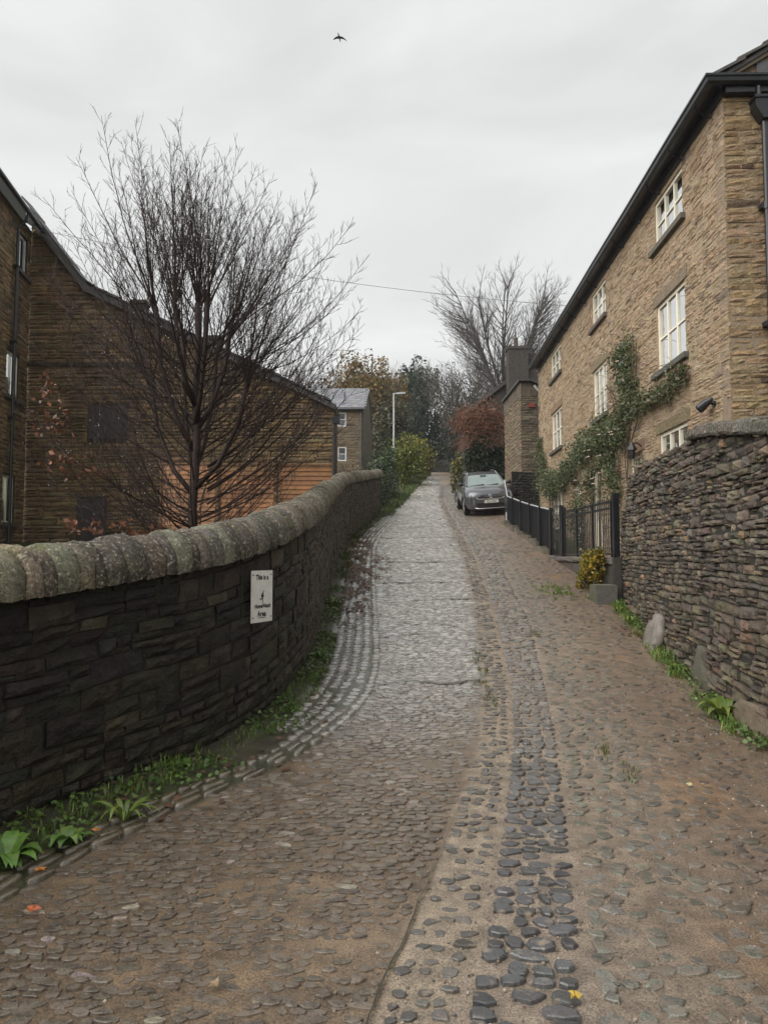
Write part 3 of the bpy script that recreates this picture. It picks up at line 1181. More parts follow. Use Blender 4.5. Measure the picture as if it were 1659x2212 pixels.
def build_right_house():
    t = thing('stone_house', 'three storey buff stone house with cream casement windows and black gutter', 'house', (5.05, 10.2, 1.4))
    W = []
    for (a, b) in ((1.65, 3.07), (6.62, 7.92), (11.9, 13.55)):
        W.append((a, b, 7.36, 8.24, 'top'))
        W.append((a, b, 4.96, 6.24, 'mid'))
    W.append((1.68, 3.07, 2.75, 3.80, 'low'))
    W.append((11.9, 13.5, 2.35, 3.55, 'low'))
    doors = [(7.3, 8.35, 1.45, 3.72), (4.1, 5.15, 1.45, 3.65), (9.6, 10.55, 1.45, 3.6)]
    holes = [w[:4] for w in W] + doors
    cw = core_wall(hf, 0, HLEN, .6, HEAVE, holes, d=-.006, tint=(.41, .31, .21, 0))
    wall = cw.build('front_wall', M['mortar'], t)
    sh = list(holes)
    for (a, b, c, e, k) in W:
        sh.append((a - .12, b + .16, c - .10, c))
        if k != 'top':
            sh.append((a - .14, b + .14, e, e + .2))
    for (a, b, c, e) in doors:
        sh.append((a - .16, b + .16, e, e + .24))

    def tint(s, z):
        k = rng.random()
        c = (.41, .302, .195) if k < .5 else (.44, .335, .225) if k < .75 else (.37, .262, .162) if k < .92 else (.26, .2, .15) if k < .96 else (.38, .265, .19)
        return vary(c, .1, .04) + (0,)

    P = Pieces()
    def hw(s, z, d):
        return hf(s, z + .012 * mnoise.noise((s * 1.5, z * 2, 0)), d)
    courses(P, hw, .7, HEAVE, (.05, .125), (.11, .34), lambda a, b: cut([(0.0, HLEN)], sh, a, b), tint, .006, .008, gap=.005, rough=.008, back=.03, edge=.008)
    P.finish(wall, 'stone', 'stone_facing', M['housestone'], 300)
    for (a, b, c, e, k) in W:
        window(t, hf, a, b, c, e, 3, 2, 'cream', -.035, (0, .52) if k == 'top' else (0, 1) if k == 'mid' else None, True, k != 'top')
    for (a, b, c, e) in doors:
        mb = MB()
        fbox(mb, hf, a, a + .07, c, e, -.2, -.12); fbox(mb, hf, b - .07, b, c, e, -.2, -.12); fbox(mb, hf, a + .07, b - .07, e - .07, e, -.2, -.123)
        fbox(mb, hf, a + .07, b - .07, c, c + .95, -.19, -.14)
        fbox(mb, hf, (a + b) / 2 - .02, (a + b) / 2 + .02, c + .95, e - .07, -.19, -.14)
        fbox(mb, hf, a + .07, b - .07, c + 1.5, c + 1.54, -.187, -.143)
        d = mb.build('door', M['cream'], t)
        q = MB(); q.add([hf(a, c + .9, -.165), hf(b, c + .9, -.165), hf(b, e, -.165), hf(a, e, -.165)], [(0, 1, 2, 3)])
        q.build('pane', M['glass'], d)
        q = MB(); q.add([hf(a - .3, c, -.9), hf(b + .3, c, -.9), hf(b + .3, e + .3, -.9), hf(a - .3, e + .3, -.9)], [(0, 1, 2, 3)])
        q.build('room_backdrop', M['room'], d)
        q = MB(); fbox(q, hf, a - .16, b + .16, e + .004, e + .24, -.1, .014, vary((.25, .185, .125), .08) + (0,))
        q.build('lintel', M['housestone'], d)
    # end wall with gable
    DEP, RISE = 6.4, .60
    ridge_z = HEAVE + DEP / 2 * RISE
    mb = MB()
    mb.prism([he(0, .6, -.01), he(DEP, .6, -.01), he(DEP, HEAVE, -.01), he(DEP / 2, ridge_z, -.01), he(0, HEAVE, -.01)], Vector(he(0, 0, -.3)) - Vector(he(0, 0, -.01)), (.3, .23, .16, 0))
    endw = mb.build('end_wall', M['mortar'], t)

    def tint_e(s, z):
        k = rng.random()
        c = (.325, .225, .13) if k < .5 else (.345, .25, .155) if k < .78 else (.275, .185, .105) if k < .96 else (.12, .08, .055)
        return vary(c, .13, .05) + (0,)

    def inter(a, b):
        if b <= HEAVE:
            return [(0.0, DEP)]
        q = ((a + b) / 2 - HEAVE) / RISE
        return [(q, DEP - q)] if DEP - 2 * q > .3 else []
    P = Pieces()
    courses(P, he, .7, ridge_z - .1, (.07, .14), (.13, .36), inter, tint_e, .008, .01, gap=.006, rough=.012, back=.03, edge=.011)
    P.finish(endw, 'stone', 'stone_facing', M['housestone'], 200)
    mb = MB()
    mb.prism([hx(0, .6, 0), hx(DEP, .6, 0), hx(DEP, HEAVE, 0), hx(DEP / 2, ridge_z, 0), hx(0, HEAVE, 0)], Vector(hx(0, 0, -.3)) - Vector(hx(0, 0, 0)), (.2, .15, .1, 0))
    mb.build('end_wall', M['gablestone'], t)
    mb = MB()
    mb.add([hf(0, .6, -DEP), hf(HLEN, .6, -DEP), hf(HLEN, HEAVE, -DEP), hf(0, HEAVE, -DEP)], [(0, 1, 2, 3)], (.2, .15, .1, 0))
    mb.build('rear_wall', M['gablestone'], t)
    # roof slabs with stone slates along eave and verge
    mb = MB()
    o = .16
    def rp(s, q, up):                   # q metres in from the front, along the slope
        return hf(s, HEAVE + .06 + q * RISE + up, -q)
    mb.prism([rp(-.1, -o, 0), rp(HLEN + .1, -o, 0), rp(HLEN + .1, DEP / 2, 0), rp(-.1, DEP / 2, 0)], (0, 0, .06), (.07, .065, .06, 0))
    mb.prism([hf(-.1, ridge_z + .06, -DEP / 2), hf(HLEN + .1, ridge_z + .06, -DEP / 2), hf(HLEN + .1, HEAVE - .04, -DEP - o), hf(-.1, HEAVE - .04, -DEP - o)], (0, 0, .06), (.07, .065, .06, 0))
    roof = mb.build('roof', M['slate'], t)
    RP = Pieces()
    for row in range(9):
        q0 = -o - .05 + row * .38
        s = -.16
        while s < HLEN + .1:
            w = rng.uniform(.28, .55)
            q1 = min(q0 + .5, DEP / 2)
            z = .075 + rng.uniform(0, .02)
            a = rp(s + .005, q0 + rng.uniform(-.02, .02), z + .02); b = rp(s + w - .005, q0 + rng.uniform(-.02, .02), z + .02)
            c = rp(s + w - .005, q1, z - .02); d = rp(s + .005, q1, z - .02)
            th = rng.uniform(.03, .05)
            vs = [a, b, c, d] + [(p[0], p[1], p[2] + th) for p in (a, b, c, d)]
            RP.add(vs, [(3, 2, 1, 0), (4, 5, 6, 7), (0, 1, 5, 4), (1, 2, 6, 5), (2, 3, 7, 6), (3, 0, 4, 7)], vary((.07, .066, .06), .3) + (0,), w * .1)
            s += w
    RP.finish(roof, 'slate', 'slate_covering', M['slate'], 150)
    # timber verge board on the gable
    mb = MB()
    mb.prism([he(-.05, HEAVE - .03, .0), he(DEP / 2, ridge_z - .0, .0), he(DEP / 2, ridge_z + .07, .0), he(-.05, HEAVE + .04, .0)], Vector(he(0, 0, .07)) - Vector(he(0, 0, 0)), (.13, .095, .06, 0))
    mb.build('verge_board', M['wood'], t)
    # gutter: moulded section along the eave, returning round the end wall
    prof = [(.0, .0), (.0, -.115), (.05, -.12), (.10, -.095), (.115, -.05), (.135, -.03), (.135, .0), (.12, .0), (.118, -.02), (.1, -.035), (.02, -.09), (.012, .0)]
    gz = HEAVE + .02
    mb = MB()
    m = len(prof)
    path = []
    path.append([he(1.12, gz + b - .03, a + .12) for a, b in prof])
    path.append([he(-(a + .20) + .0, gz + b, a + .12) for a, b in prof])
    for k in range(1, 13):
        path.append([hf(HLEN * k / 12 + .05 * (k == 12), gz + b + .006 * math.sin(k * 1.7), a + .20) for a, b in prof])
    for sec in path:
        for p in sec:
            mb.v.append(p); mb.t.append((1, 1, 1, 1))
    for i in range(len(path) - 1):
        for j in range(m):
            a, b = i * m + j, i * m + (j + 1) % m
            mb.f.append((a, b, b + m, a + m))
    mb.f += [tuple(range(m)), tuple(range((len(path) - 1) * m, len(path) * m))]
    mb.build('gutter', M['gutter'], t)
    mb = MB()
    fbox(mb, hf, -.02, HLEN, HEAVE - .22, HEAVE + .05, .012, .045)
    fbox(mb, hf, -.1, HLEN, HEAVE - .045, HEAVE - .02, .045, .22)
    fbox(mb, he, .0, 1.1, HEAVE - .2, HEAVE - .02, .012, .13)
    mb.build('fascia', M['gutter'], t)
    for k in range(14):
        s = .35 + k * 1.16
        mb = MB()
        mb.tube([hf(s, HEAVE - .30, .02), hf(s, HEAVE - .27, .12), hf(s, HEAVE - .16, .23), hf(s, HEAVE - .1, .27)], .011, 5)
        mb.tube([hf(s, HEAVE - .30, .03), hf(s, HEAVE - .12, .03)], .014, 5)
        mb.build('gutter_bracket', M['iron'], t)
    # hopper and downpipe on the end wall
    mb = MB()
    sc = .56
    mb.tube([he(sc, .9, .1), he(sc, HEAVE - .62, .1)], .048, 10)
    for z in (3.0, 4.85, 6.6):
        fbox(mb, he, sc - .09, sc + .09, z, z + .07, .0, .11)
        mb.tube([he(sc, z - .02, .1), he(sc, z + .09, .1)], .062, 10)
    pipe = mb.build('downpipe', M['iron'], t)
    mb = MB()
    mb.prism([he(sc - .17, HEAVE - .32, .02), he(sc + .17, HEAVE - .32, .02), he(sc + .17, HEAVE - .45, .02), he(sc + .06, HEAVE - .64, .02), he(sc - .06, HEAVE - .64, .02), he(sc - .17, HEAVE - .45, .02)],
             Vector(he(0, 0, .2)) - Vector(he(0, 0, .02)))
    fbox(mb, he, sc - .19, sc + .19, HEAVE - .34, HEAVE - .30, .02, .22)
    mb.tube([he(sc - .1, HEAVE - .3, .14), he(sc - .1, HEAVE - .14, .14)], .04, 8)
    mb.build('hopper', M['iron'], t)
    mb = MB()
    fbox(mb, he, .5, .72, HEAVE + .08, HEAVE + .34, .015, .03, (.1, .1, .105, 0))
    mb.build('flashing', M['slab'], t)
    # black cowl lamp on the front near the corner
    lt = thing('wall_lamp', 'small black spotlight fixed to the buff house front near its corner', 'lamp', hf(.55, 3.8, 0))
    mb = MB()
    mb.tube([hf(.55, 3.84, .0), hf(.55, 3.84, .03)], .055, 10)
    mb.tube([hf(.55, 3.84, .03), hf(.55, 3.87, .09)], .018, 6)
    mb.build('bracket', M['iron'], lt)
    mb = MB()
    mb.tube([hf(.5, 3.92, .06), hf(.57, 3.87, .12), hf(.64, 3.80, .19), hf(.66, 3.78, .21)], [.03, .06, .075, .07], 10)
    mb.build('shade', M['iron'], lt)
    # soot / vent stone
    return t


# ------------------------------------------------------------------ gate, railings and retaining stones
def build_gate():
    gx = 4.09
    rw = thing('retaining_wall', 'low wall of long grey stone blocks under the iron gate', 'wall', (gx, 14.5, .8))
    blocks = ((12.45, 13.7, .6, 1.49), (13.7, 15.2, .8, 1.5), (15.2, 16.6, 1.0, 1.5), (16.6, 17.5, 1.2, 1.53))
    P = Pieces()
    def fr(s, z, d):
        return (gx - .1 - d, s, z)
    for (a, b, z0, z1) in blocks:
        stone(P, fr, a, b, z0, z1 - .12, 0, vary((.09, .078, .065), .12) + (0,), rough=.01, back=.3)
        stone(P, fr, a - .01, b + .01, z1 - .12, z1, .03, vary((.15, .135, .115), .12) + (0,), rough=.006, back=.3)
    # stepped blocks under the solid fence
    y = 17.5
    while y < 23.5:
        ln = rng.uniform(.35, .95)
        z1 = G(4.1, y + ln * .7) + rng.uniform(.04, .13)
        y += ln
        stone(P, fr, y - ln, y, z1 - .5, z1, rng.uniform(0, .1), vary((.15, .135, .1), .2) + (0,), rough=.02, back=.3)
    P.finish(rw, 'block', 'blocks', M['slab'], 300)
    gt = thing('iron_gate', 'black iron railing gate with upright bars above stone blocks', 'gate', (gx, 12.5, 1.5))
    zb, zt = 1.5, 2.5
    for y in (12.52, 16.2):
        mb = MB(); mb.box((gx, y, (zb - .25 + zt + .12) / 2), .1, .1, zt + .12 - zb + .25)
        mb.build('post', M['iron'], gt)
    for y in (12.75, 13.9, 15.05):
        mb = MB(); mb.box((gx, y, (zb + zt) / 2), .045, .05, zt - zb)
        mb.build('stile', M['iron'], gt)
    for z in (zb + .05, zt - .12, zt + .0):
        mb = MB(); mb.box((gx + .002, 14.36, z), .035, 3.62, .035)
        mb.build('rail', M['iron'], gt)
    for k in range(32):
        y = 12.6 + k * .112
        mb = MB(); mb.tube([(gx, y, zb + .03), (gx, y, zt + .04 + .02 * math.sin(y * 2))], .0085, 6)
        mb.build('bar', M['iron'], gt)
    # narrow ornamental panel
    sc = thing('scroll_panel', 'narrow wrought iron panel with scroll hoops between two black posts', 'railing', (gx, 16.7, 1.5))
    for y in (16.36, 17.35):
        mb = MB(); mb.box((gx, y, 2.05), .09, .09, 1.25)
        mb.build('post', M['iron'], sc)
    for k in range(9):
        y = 16.45 + k * .1
        mb = MB(); mb.tube([(gx, y, 1.5), (gx, y, 2.45)], .008, 6)
        mb.build('bar', M['iron'], sc)
    for (yc, zc, r_) in ((16.65, 2.56, .12), (16.9, 2.58, .13), (17.12, 2.56, .1), (16.75, 2.3, .11), (17.05, 2.28, .12), (16.9, 1.78, .15)):
        mb = MB(); mb.tube([(gx, yc + r_ * math.cos(a), zc + r_ * math.sin(a)) for a in np.linspace(.6, 6.6, 18)], .011, 5)
        mb.build('scroll', M['iron'], sc)
    # solid fence climbing with the lane
    ff = thing('metal_fence', 'solid black sheet metal fence stepping up the lane beside the parked car', 'fence', (4.1, 17.5, 1.6))
    ys = [17.42, 18.6, 19.9, 21.2, 22.5, 23.6]
    top = [2.62, 2.76, 2.92, 3.1, 3.3, 3.46]
    for i in range(5):
        a, b = ys[i], ys[i + 1]
        mb = MB()
        mb.prism([(gx + .02, a, G(4.1, a) + .05), (gx + .02, b, G(4.1, b) + .05), (gx + .02, b, top[i + 1]), (gx + .02, a, top[i])], (.012, 0, 0))
        mb.build('panel', M['iron'], ff)
        mb = MB(); mb.box((gx - .01, a, (G(4.1, a) + top[i]) / 2 + .03), .05, .05, top[i] - G(4.1, a) + .06)
        mb.build('post', M['iron'], ff)
        mb = MB(); mb.tube([(gx + .02, a, top[i] + .015), (gx + .02, b, top[i + 1] + .015)], .022, 6)
        mb.build('handrail', M['galv'], ff)
        n = 9
        for k in range(1, n):
            y = a + (b - a) * k / n
            mb = MB(); mb.box((gx - .003, y, (G(4.1, y) + .1 + np.interp(y, ys, top)) / 2), .012, .012, np.interp(y, ys, top) - G(4.1, y) - .12)
            mb.build('bar', M['iron'], ff)
    a = (gx, 23.6)
    mb = MB()
    mb.prism([(gx + .02, 23.6, 2.5), (gx + .12, 24.7, 2.7), (gx + .12, 24.7, 4.1), (gx + .02, 23.6, 3.46)], (.012, 0, 0))
    mb.build('panel', M['iron'], ff)
    mb = MB(); mb.tube([(gx + .02, 23.6, 3.48), (gx + .12, 24.7, 4.12)], .024, 6)
    mb.build('handrail', M['galv'], ff)
    mb = MB(); mb.tube([(gx - .01, 23.62, 2.4), (gx - .01, 23.62, 2.95)], .03, 6)
    mb.build('foot_post', M['galv'], ff)
    # stone trough at the wall end
    tr = thing('stone_trough', 'square grey stone block with a mossy top at the end of the dry stone wall', 'trough', (3.72, 12.0, .75))
    P = Pieces()
    stone(P, lambda s, z, d: (3.52 + s * .6, 11.82 - d + .12 * s, z), 0, .62, .55, 1.04, .0, vary((.13, .118, .085), .05) + (0,), n=4, rough=.008, back=.42)
    stone(P, lambda s, z, d: (3.52 - d, 12.24 - s, z), 0, .42, .55, 1.04, .0, vary((.12, .11, .085), .05) + (0,), n=4, rough=.008, back=.35)
    mbt = MB(); mbt.add([(3.52, 11.83, 1.03), (3.88, 11.9, 1.035), (3.88, 12.25, 1.035), (3.52, 12.24, 1.03)], [(0, 1, 2, 3)], (.15, .14, .1, 0))
    mbt.build('top', M['slab'], tr)
    P.finish(tr, 'side', 'side', M['slab'], 10)
    mb = MB()
    mb.box((3.97, 12.15, 1.12), .12, .1, .75, (.05, .045, .04, 0))
    tag(mb.build('gate_stop_stone', M['slab']), 'dark upright stone post beside the golden shrub', 'post')


# ------------------------------------------------------------------ buildings on the left
def stone_front(t, fn, s0, s1, z0, z1, inter, holes, tintf, mat, hr, lr, nmax, core_tint, name='front_wall', rough=.014):
    cw = core_wall(fn, s0, s1, z0, z1, holes, tint=core_tint)
    wall = cw.build(name, M['mortar'], t)
    P = Pieces()
    courses(P, fn, z0, z1, hr, lr, lambda a, b: cut(inter(a, b), holes, a, b), tintf, 0, .01, gap=.007, rough=rough, back=.04, edge=.014)
    P.finish(wall, 'stone', 'stone_facing', M[mat], nmax)
    return wall


def gable_tint(s, z):
    k = rng.random()
    c = (.235, .157, .076) if k < .5 else (.27, .182, .094) if k < .75 else (.17, .117, .062) if k < .93 else (.31, .212, .115)
    return vary(c, .22, .08) + (0,)


LD = np.array([-.15, 1.0]) / math.hypot(.15, 1)
LP = np.array([-9.4, 14.0])
GBY = 20.4
VERGE = [(-10.45, 11.5), (-8.7, 9.24), (-1.45, 5.8)]


def build_left_houses():
    t = thing('stone_cottage', 'dark stone cottage flank with white plastic window and black downpipe', 'house', (-9.7, 16, 1.2))

    def lf(s, z, d):
        p = LP + LD * s
        return (p[0] + LD[1] * d, p[1] - LD[0] * d, z)
    SL_ = 6.47
    ze = 11.05
    yy = lambda Y: (Y - 14.0) / LD[1]
    wins = [(yy(19.22), yy(20.12), 9.52, 10.62), (yy(18.8), yy(19.75), 5.85, 7.1), (yy(18.8), yy(19.7), 2.4, 3.7)]
    stone_front(t, lf, 0, SL_, .9, ze, lambda a, b: [(0, SL_)], wins, gable_tint, 'gablestone', (.09, .17), (.25, .6), 60, (.06, .045, .03, 0))
    window(t, lf, *wins[0], 2, 1, 'white', -.08, (.0, 1), True, False, .06)
    window(t, lf, *wins[1], 2, 1, 'cream', -.08, (0, .5), True, False, .05)
    window(t, lf, *wins[2], 2, 1, 'cream', -.08, (0, .5), True, False, .05)
    mb = MB()
    mb.add([lf(0, .9, -.03), lf(0, ze, -.03), lf(0, ze, -4), lf(0, .9, -4)], [(0, 1, 2, 3)], (.08, .06, .04, 0))
    mb.build('end_wall', M['gablestone'], t)
    mb = MB()
    mb.prism([lf(-.3, ze - .02, .32), lf(-.3, ze + .1, .32), lf(-.3, ze + 2.2, -3.2), lf(-.3, ze + 2.05, -3.2)], Vector(lf(SL_ + .1, 0, 0)) - Vector(lf(-.3, 0, 0)), (.05, .047, .045, 0))
    mb.build('roof', M['slate'], t)
    mb = MB()
    mb.tube([lf(-.3, ze - .04, .36), lf(SL_ - .02, ze - .07, .36)], .065, 8)
    mb.build('gutter', M['gutter'], t)
    mb = MB()
    s = yy(19.02)
    mb.tube([lf(s, ze - .06, .34), lf(s, ze - .3, .3), lf(s, ze - .55, .1), lf(s, 1.2, .1)], .045, 8)
    for z in (9.4, 7.3, 5.2):
        fbox(mb, lf, s - .075, s + .075, z, z + .06, 0, .15)
    mb.build('downpipe', M['iron'], t)

    # long gable end
    b = thing('stone_barn', 'long dark stone gable end with sloping verge behind the bare pollarded tree', 'building', (-5.5, GBY, 1.8))

    def bf(s, z, d):
        return (-10.4 + s, GBY - d, z)

    def vz(x):
        return float(np.interp(x, [p[0] for p in VERGE], [p[1] for p in VERGE]))
    L = 8.95
    holes = [(1.8, 2.95, 4.87, 5.87), (1.55, 2.4, 1.9, 3.2)]
    mb = MB()
    mb.prism([(-10.4, GBY + .03, 1.4), (-1.45, GBY + .03, 1.4), (-1.45, GBY + .03, 5.8), (-8.7, GBY + .03, 9.26), (-10.4, GBY + .03, 11.45)], (0, .3, 0), (.06, .045, .03, 0))
    wall = mb.build('gable_wall', M['mortar'], b)

    def inter(a, c):
        zm = (a + c) / 2
        xs = np.linspace(-10.4, -1.45, 180)
        ok = [x for x in xs if vz(x) > zm]
        return [(0, ok[-1] + 10.4)] if ok else []
    P = Pieces()
    courses(P, bf, 1.5, 11.2, (.085, .17), (.24, .7), lambda a, c: cut(inter(a, c), holes, a, c), gable_tint, 0, .012, gap=.008, rough=.018, back=.05, edge=.018)
    P.finish(wall, 'stone', 'stone_facing', M['gablestone'], 300)
    for (a, c, d, e) in holes:
        mb = MB()
        fbox(mb, bf, a + .02, c - .02, d + .02, e - .02, -.06, -.015)
        fbox(mb, bf, (a + c) / 2 - .03, (a + c) / 2 + .03, d + .02, e - .02, -.012, .0)
        mb.build('shutter', M['purple'], b)
    # string course
    mb = MB()
    fbox(mb, bf, .0, 3.4, 7.02, 7.12, -.02, .05, (.05, .038, .025, 0))
    mb.build('string_course', M['gablestone'], b)
    # roof with a break of pitch
    mb = MB()
    mb.prism([(x, GBY - .16, z) for x, z in ((-10.75, 11.75), (-8.72, 9.2), (-8.62, 9.38), (-10.65, 11.95))], (0, .75, 0), (.05, .046, .043, 0))
    mb.prism([(x, GBY - .16, z) for x, z in ((-8.72, 9.2), (-1.42, 5.72), (-1.38, 5.86), (-8.62, 9.38))], (0, 1.7, 0), (.05, .046, .043, 0))
    roof = mb.build('roof', M['slate'], b)
    P = Pieces()
    for k in range(25):
        x0, x1 = -10.6 + k * .36, -10.6 + k * .36 + .42
        z0 = np.interp(x0, [-10.6, -8.67, -1.35], [12.0, 9.42, 5.86]); z1 = np.interp(x1, [-10.6, -8.67, -1.35], [12.0, 9.42, 5.86])
        vs = [(x0, GBY - .22, z0 - .02), (x1, GBY - .22, z1 + .01), (x1, GBY + .4, z1 + .01), (x0, GBY + .4, z0 - .02)]
        th = rng.uniform(.035, .07)
        P.add(vs + [(p[0], p[1], p[2] + th) for p in vs], [(3, 2, 1, 0), (4, 5, 6, 7), (0, 1, 5, 4), (1, 2, 6, 5), (2, 3, 7, 6), (3, 0, 4, 7)], vary((.055, .05, .045), .3) + (0,), .1)
    P.finish(roof, 'slate', 'slate_edge', M['slate'], 40)
    mb = MB()
    mb.add([(-1.45, GBY + .3, 1.5), (-1.45, GBY + 1.5, 2.0), (-1.45, GBY + 1.5, 5.68), (-1.45, GBY + .3, 5.68)], [(0, 1, 2, 3)], (.085, .062, .036, 0))
    mb.build('side_wall', M['gablestone'], b)
    mb = MB()
    mb.tube([(-1.44, GBY - .1, 1.8), (-1.44, GBY - .1, 5.3), (-1.4, GBY - .1, 5.5)], .04, 8)
    mb.box((-1.38, GBY - .08, 5.42), .2, .2, .22)
    mb.build('downpipe', M['iron'], b)
    # two short ridge stacks breaking the verge
    for (x, z) in ((-7.45, 8.8), (-5.15, 7.7)):
        mb = MB()
        mb.box((x, GBY + .9, z), .4, .4, .75, (.06, .045, .03, 0))
        mb.box((x, GBY + .9, z + .4), .48, .48, .1, (.06, .05, .04, 0))
        mb.build('flue_stack', M['gablestone'], b)

    # timber fence in front of the gable
    f = thing('timber_fence', 'orange horizontal slat timber fence behind the boundary wall', 'fence', (-3, 15, 1.2))
    for p in range(3):
        xa = -4.75 + p * 1.22
        zt = 3.44 + .0 * p
        yb = 15.0 + .12 * p
        for k in range(21):
            z = zt - .05 - k * .098
            mb = MB()
            mb.add([(xa + .06, yb - .012, z - .054), (xa + 1.18, yb - .012, z - .054), (xa + 1.18, yb + .008, z + .05), (xa + .06, yb + .008, z + .05),
                    (xa + .06, yb + .004, z - .054), (xa + 1.18, yb + .004, z - .054), (xa + 1.18, yb + .022, z + .05), (xa + .06, yb + .022, z + .05)],
                   [(0, 1, 2, 3), (7, 6, 5, 4), (0, 4, 5, 1), (2, 6, 7, 3), (0, 3, 7, 4), (1, 5, 6, 2)], vary((.29, .135, .052), .18, .06) + (0,))
            mb.build('slat', M['wood'], f)
        for xx in (xa + .02,):
            mb = MB()
            mb.box((xx, yb - .01, zt - 1.0), .04, .04, 2.1, vary((.16, .078, .034), .1) + (0,))
            mb.build('batten', M['wood'], f)
        mb = MB(); mb.box((xa + .6, yb + .005, zt + .03), 1.2, .07, .03, (.18, .085, .035, 0))
        mb.build('top_rail', M['wood'], f)

    # far house
    h = thing('far_house', 'small stone house with grey slate roof and white windows beyond the fence', 'house', (-3, 50, 6.6))

    def ff(s, z, d):
        return (-9.0 + s, 50 - d, z)
    hs = [(5.7, 6.3, 10.62, 11.62), (5.72, 6.32, 8.15, 9.15), (2.7, 3.3, 10.62, 11.62), (2.7, 3.3, 8.15, 9.15)]
    def far_tint(s, z):
        k = rng.random()
        return vary((.15, .11, .065) if k < .6 else (.19, .14, .09) if k < .85 else (.1, .07, .045), .2) + (0,)
    stone_front(h, ff, 0, 7.53, 6.2, 11.86, lambda a, c: [(0, 7.53)], hs, far_tint, 'gablestone', (.16, .24), (.35, .8), 0, (.17, .13, .085, 0))
    for q in hs:
        window(h, ff, *q, 1, 2, 'white', -.05, (0, .5), False, False, .07)
    mb = MB()
    mb.prism([(-1.47, 50, 6.2), (-1.0, 58, 7.4), (-1.0, 58, 11.86), (-1.2, 54, 14.0), (-1.47, 50, 11.86)], (-.3, 0, 0), (.13, .105, .07, 0))
    mb.build('side_wall', M['gablestone'], h)
    mb = MB()
    mb.prism([(-9.2, 49.75, 11.75), (-1.38, 49.75, 11.75), (-1.1, 54, 14.12), (-9.2, 54, 14.12)], (0, 0, .14), (.2, .205, .22, 0))
    mb.prism([(-9.2, 58.2, 11.75), (-.92, 58.2, 11.75), (-1.1, 54, 14.12), (-9.2, 54, 14.12)], (0, 0, .14), (.2, .205, .22, 0))
    roof = mb.build('roof', M['slate'], h)
    P = Pieces()
    for r_ in range(16):
        u0 = r_ / 16
        x = -6.5 + (r_ % 2) * .17
        while x < -1.45:
            ya, yb2 = 49.72 + 4.28 * u0, 49.72 + 4.28 * (u0 + 1 / 15)
            za, zb2 = 11.9 + 2.37 * u0, 11.9 + 2.37 * (u0 + 1 / 15)
            vs = [(x, ya, za + .02), (x + .33, ya, za + .02), (x + .33, yb2, zb2), (x, yb2, zb2)]
            P.add(vs + [(p[0], p[1], p[2] + .02) for p in vs], [(3, 2, 1, 0), (4, 5, 6, 7), (0, 1, 5, 4), (1, 2, 6, 5), (2, 3, 7, 6), (3, 0, 4, 7)], vary((.2, .205, .22), .22) + (0,), .05)
            x += .34
    P.finish(roof, 'slate', 'slate_covering', M['slate'], 200)
    mb = MB()
    mb.tube([(-1.6, 49.9, 11.7), (-1.6, 49.9, 6.6)], .05, 6)
    mb.build('downpipe', M['iron'], h)
    mb = MB()
    mb.tube([(-9, 49.7, 11.78), (-1.4, 49.7, 11.78)], .06, 6)
    mb.build('gutter', M['iron'], h)


